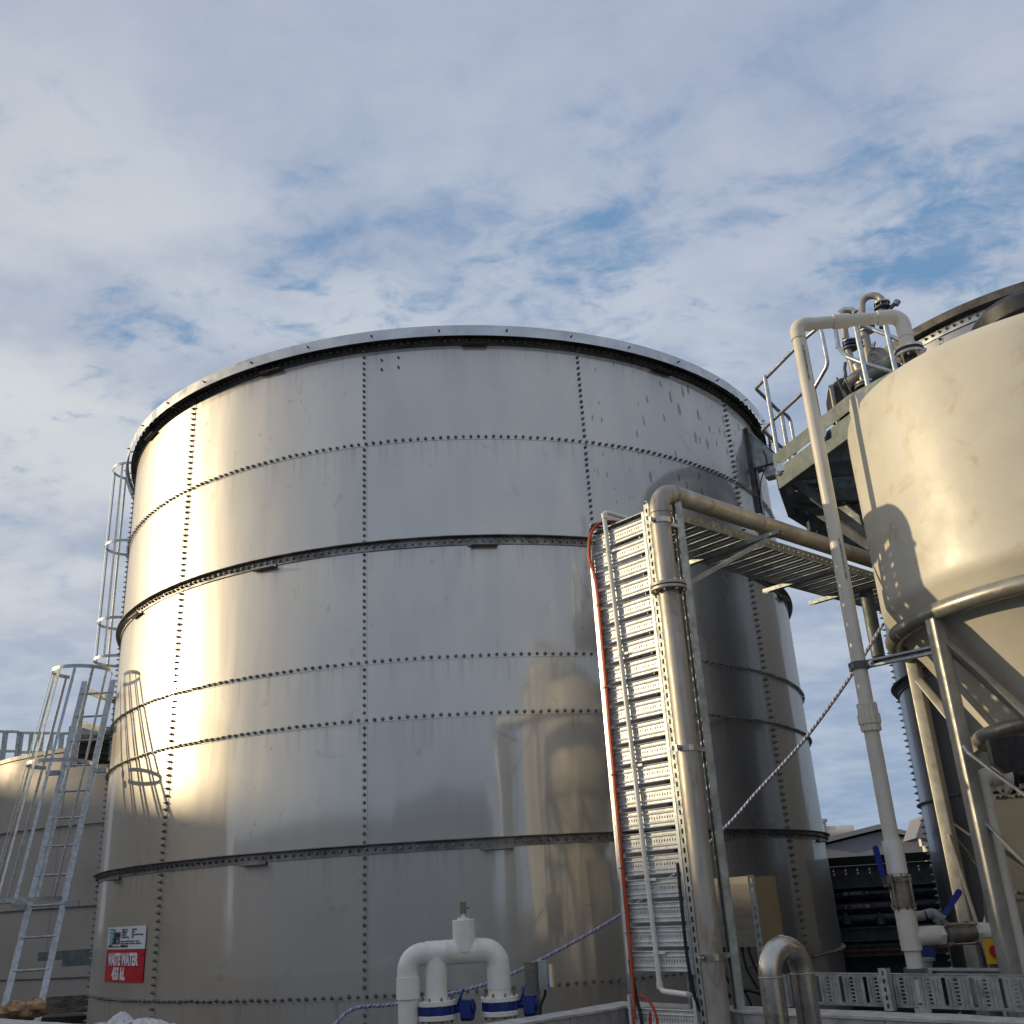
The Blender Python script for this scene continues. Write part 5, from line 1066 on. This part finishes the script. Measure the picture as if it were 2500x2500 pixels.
# tan tank roof rail
t = thing('guard_rail', 'galvanised guard rail on the roof of the tan tank', 'guard rail', (-10, 22, 5.0))
for (a0_, a1_, z_) in ((-30, -26.9, 6.0), (-26.8, -24.4, 5.98)):
    a, b = pol(a0_, 24.5, 0), pol(a1_, 24.5, 0)
    for dz in (0, -.42): m = MB(); m.bar(Z(a, z_ + dz), Z(b, z_ + dz), .05, .05); m.build('rail', M['galvdull'], t, smooth=False)
    n = 5
    for k in range(n + 1): p = a.lerp(b, k / n); m = MB(); m.bar(Z(p, 4.9), Z(p, z_), .07 if k % 2 else .10, .05); m.build('post', M['galvdull'], t, smooth=False)
m = MB(); a, b = at(96, 2336, 14.6), at(235, 2326, 13.9); m.bar(a, b, .05, .10); m.bar(a.lerp(b, .45) - UP * .09, b - UP * .09, .05, .08); tag(rootat(m.build('steel_beam', M['galvgreen'], smooth=False), a), 'dull grey steel beam crossing from the tan tank behind the leaning ladder', 'beam')
# timber, rubble, film at the bottom left corner
m = MB(); m.bar(at(104, 2456, 15), at(250, 2446, 15.3), .2, .2); m.bar(at(104, 2438, 15.2), at(150, 2435, 15.2), .15, .05); tag(rootat(m.build('timber_beam', M['wood'], smooth=False), at(104, 2470, 15)), 'weathered grey timber beam lying beside the foot of the big tank, left', 'timber')
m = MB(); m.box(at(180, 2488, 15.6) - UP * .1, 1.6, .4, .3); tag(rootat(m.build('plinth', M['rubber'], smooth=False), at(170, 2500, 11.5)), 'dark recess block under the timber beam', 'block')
def rockmesh(c, r, seed):
    rd = random.Random(seed); m = MB(); nu, nv = 9, 6
    for i in range(nv + 1):
        for k in range(nu):
            th = math.pi * i / nv; ph = 2 * math.pi * k / nu; rr = r * rd.uniform(.72, 1.15); m.v.append(c + Vector((math.sin(th) * math.cos(ph) * rr, math.sin(th) * math.sin(ph) * rr, math.cos(th) * rr * .65)))
    for i in range(nv):
        for k in range(nu): a = i * nu + k; b = i * nu + (k + 1) % nu; m.face((a, b, b + nu, a + nu))
    return m
for k, (x_, y_, r_, lab) in enumerate(((12, 2472, .10, 'brown rubble lump at the extreme left of the bottom edge'), (38, 2466, .12, 'brown rubble lump left of the ladder foot'), (62, 2474, .08, 'smallest brown rubble lump between the ladder stiles'), (78, 2463, .13, 'tallest brown rubble lump beside the right ladder stile'))):
    c = at(x_, y_, 10.2); tag(rootat(rockmesh(c, r_, k + 3).build('rubble', M['rock'], smooth=False), c), lab, 'rubble', 'brown rubble behind the wall')
m = MB(); nx, ny = 34, 10; rd = random.Random(4)
e0, e1 = Vector((-2.98 * K, 6.98 * K, 0)), Vector((-1.55 * K, 5.70 * K, 0)); ed = (e1 - e0).normalized(); en = Vector((-.66, -.75, 0))
for i in range(nx + 1):
    for j in range(ny + 1):
        f = i / nx; g_ = j / ny; hgt = (.018 + .07 * math.exp(-((f - .30) / .06) ** 2) * (1 - abs(g_ - .5)) + .035 * math.exp(-((f - .6) / .18) ** 2)) * (1 - (2 * g_ - 1) ** 4) * min(1, f * 8, (1 - f) * 8) + rd.uniform(-.008, .008); p = e0 + ed * (.55 + 1.05 * f) + en * (.02 + .15 * g_ + rd.uniform(-.012, .012)); m.v.append(Z(p, 1.336 + max(0, hgt)))
for i in range(nx):
    for j in range(ny): a = i * (ny + 1) + j; m.face((a, a + ny + 1, a + ny + 2, a + 1))
o = m.build('plastic_film', M['plastic'], smooth=False); md = o.modifiers.new('s', 'SOLIDIFY'); md.thickness = .003; tag(rootat(o, e0 + UP * 1.36), 'crumpled white plastic film lying on the block wall top, bottom left', 'plastic film')
# ------------------------------------------------------------------ between the tanks, further back
rk = 14.6; ra, rb2 = pol(14.6, rk, 0), pol(21.8, rk, 0); rd_ = (rb2 - ra).normalized(); rn = Vector((rd_.y, -rd_.x, 0)); RL = (rb2 - ra).length
za = lambda y: at(2150, y, rk).z
t = thing('pipe_rack_wall', 'dark blue-grey ribbed sheet screen with black top edge between the two tanks', 'screen', Z(ra, 0))
m = MB(); m.box(Z((ra + rb2) / 2 + rn * .02, za(2098)), RL, .5, .10, rd_, rn, UP); m.build('top_edge', M['rubber'], t, smooth=False)
m = MB(); m.box(Z((ra + rb2) / 2 - rn * .45, 1.0), RL, .04, 2.0, rd_, rn, UP); m.build('back_sheet', M['slate'], t, smooth=False)
def backtray(z0, z1, lab, off, mt):
    tt = thing('cable_tray', lab, 'cable tray', Z(ra, z0), 'dark cable trays behind'); m = MB(); H = z1 - z0; n = int(RL / .15)
    for k in range(n):
        o = ra + rd_ * (k * .15) + rn * off
        m.box(Z(o + rd_ * .068, (z0 + z1) / 2), .132, .004, H, rd_, rn, UP)
        for q_ in range(6): m.box(Z(o + rd_ * .141, z0 + H * (q_ + .5) / 6), .018, .004, H / 9, rd_, rn, UP)
        for a_ in (.03, .10): m.box(Z(o + rd_ * a_ + rn * .004, (z0 + z1) / 2), .012, .006, H * .96, rd_, rn, UP)
    m.build('perforated_face', mt, tt, smooth=False)
    for z in (z0, z1): m = MB(); m.box(Z((ra + rb2) / 2 + rn * (off + .02), z), RL, .07, .02, rd_, rn, UP); m.build('flange', mt, tt, smooth=False)
backtray(za(2162), za(2112), 'uppermost dark slotted tray under the black screen edge between the tanks', .10, M['galvgreen'])
backtray(za(2292), za(2262), 'middle dark slotted tray between the tanks, below the black pipes', .12, M['galvgreen'])
backtray(za(2330), za(2305), 'lowest dark slotted tray between the tanks, with a red cable', .05, M['darkframe'])
m = MB(); m.tube([Z(ra + rn * .14, za(2318)), Z(rb2 + rn * .14, za(2318))], .012, 8); tag(rootat(m.build('cable', M['redknob']), Z(ra, za(2318))), 'thin red cable along the lowest dark tray between the tanks', 'cable')
for (yc, lab) in ((2181, 'upper black pipe with TRADE WASTE label between the tanks'), (2214, 'second black pipe with TRADE WASTE label between the tanks'), (2243, 'lowest black pipe between the tanks, unlabelled')):
    t = thing('black_pipe', lab, 'pipe', Z(ra, za(yc)), 'black pipes between the tanks'); zc = za(yc); m = MB(); m.tube([Z(ra, zc), Z(rb2, zc)], .098, 28); m.build('pipe_run', M['blackpipe'], t)
    if yc < 2230:
        o = at(2088 if yc < 2200 else 2092, yc - 4, rk - .12); o.z = zc + .02; 
        m = MB(); m.box(o + rn * .0, .30, .004, .036, rd_, rn, UP); m.build('label_strip', M['white'], t, smooth=False)
        m = MB(); m.box(o + rn * .003 + rd_ * (.02 if yc < 2200 else -.02), .235, .003, .028, rd_, rn, UP); m.build('label_band', M['black'], t, smooth=False)
        vs, fs, wd = text_mb('TRADE WASTE', .017, .95, .02); m = MB(); s0 = o + rn * .007 - rd_ * wd / 2 - UP * .008
        for (x_, y_, z_) in vs: m.v.append(s0 + rd_ * x_ + UP * y_ + rn * z_)
        for f in fs: m.face(f)
        m.build('label_text', M['white'], t, smooth=False)
        ac = o + rn * .004 + rd_ * (-.122 if yc < 2200 else .122); sgn = -1 if yc < 2200 else 1
        m = MB(); m.prism([ac + rd_ * sgn * .014, ac - rd_ * sgn * .012 + UP * .011, ac - rd_ * sgn * .012 - UP * .011], rn * .004); m.build('label_arrow', M['ink'], t, smooth=False)
for (x_, y_) in ((2067, 2248), (2150, 2248)):
    o = at(x_, y_, rk - .3); m = MB(); m.tube([o - UP * .04, o + UP * .05], .05, 10); m.tube([o, o + UP * .10], .025, 8); tag(rootat(m.build('pipe_fitting', M['galvgreen'], smooth=False), o), 'small grey fitting on the middle dark tray, ' + ('near the big tank' if x_ < 2100 else 'just left of the cream pipe'), 'fitting')
# far buildings
t = thing('gabled_shed', 'grey shed with low gable roof seen far off between the tanks', 'building', pol(18.2, 62, 0))
G = 62; gp = lambda x_, y_: at(x_, y_, G)
l, r_, tp = gp(1980, 2072), gp(2330, 2074), gp(2148, 2030); m = MB(); m.prism([Z(l, 0), Z(r_, 0), r_ + UP * .0, tp, l], (3, 14, 0)); m.build('wall', M['greyclad'], t, smooth=False)
m = MB(); off = Vector((-.1, -.4, .12)); m.prism([l + off, tp + off, tp + off + UP * .25, l + off + UP * .25], (3.2, 14.8, 0)); m.prism([tp + off, r_ + off, r_ + off + UP * .25, tp + off + UP * .25], (3.2, 14.8, 0)); m.build('roof', M['greyclad'], t, smooth=False)
t = thing('roof_plant', 'long pale roof duct with round end beyond the grey shed', 'roof plant', pol(16.4, 72, 0))
a, b = at(1990, 2035, 74), at(2086, 2030, 74); m = MB(); m.tube([a, b], .42, 16); m.build('duct', M['paleroof'], t)
m = MB(); m.prism([Z(at(1985, 2080, 74), 0), Z(at(2092, 2080, 74), 0), at(2092, 2044, 74), at(1985, 2048, 74)], (0, 6, 0)); m.build('roof_curb', M['paleroof'], t, smooth=False)
o = at(2011, 2012, 73); m = MB(); m.tube([o - UP * .7, o + UP * .15], .16, 12); m.tube([o + UP * .12, o + UP * .32], .28, 12); m.build('cowl', M['galvdull'], t)
m = MB(); m.bar(at(2016, 2022, 73), at(2040, 2022, 73), .2, .25); m.build('unit', M['paleroof'], t, smooth=False)
t = thing('gable_canopy', 'pale triangular roof end on a white post beside the narrow tank', 'canopy', pol(20, 32, 0))
a, b, c, d = at(2254, 1990, 32), at(2235, 2046, 32), at(2264, 2046, 32), at(2262, 2000, 32); m = MB(); m.prism([a, b, c, d], (.5, 2.5, 0)); m.build('roof_end', M['greyclad'], t, smooth=False)
m = MB(); q = at(2260, 2060, 32.5); m.tube([Z(q, 0), Z(q, at(2258, 2030, 32.5).z)], .11, 12); m.box(Z(q, at(2258, 2055, 32.5).z) - Vector((.1, .2, 0)), .25, .2, .25); m.build('post', M['pvc'], t)
# unseen tall block added to the left: it shades the yard floor from the low sun
t = thing('sun_shade_block', 'unseen tall block added left of the view to shade the yard, mirrored in the big tank', 'building', (-56, 20, 0))
m = MB(); m.box((-57, 26, 6.45), 14, 66, 12.9); m.build('wall', M['brick'], t, smooth=False)
m = MB(); m.box((-57, 26, 12.97), 14.4, 66.4, .14); m.build('roof', M['slate'], t, smooth=False)
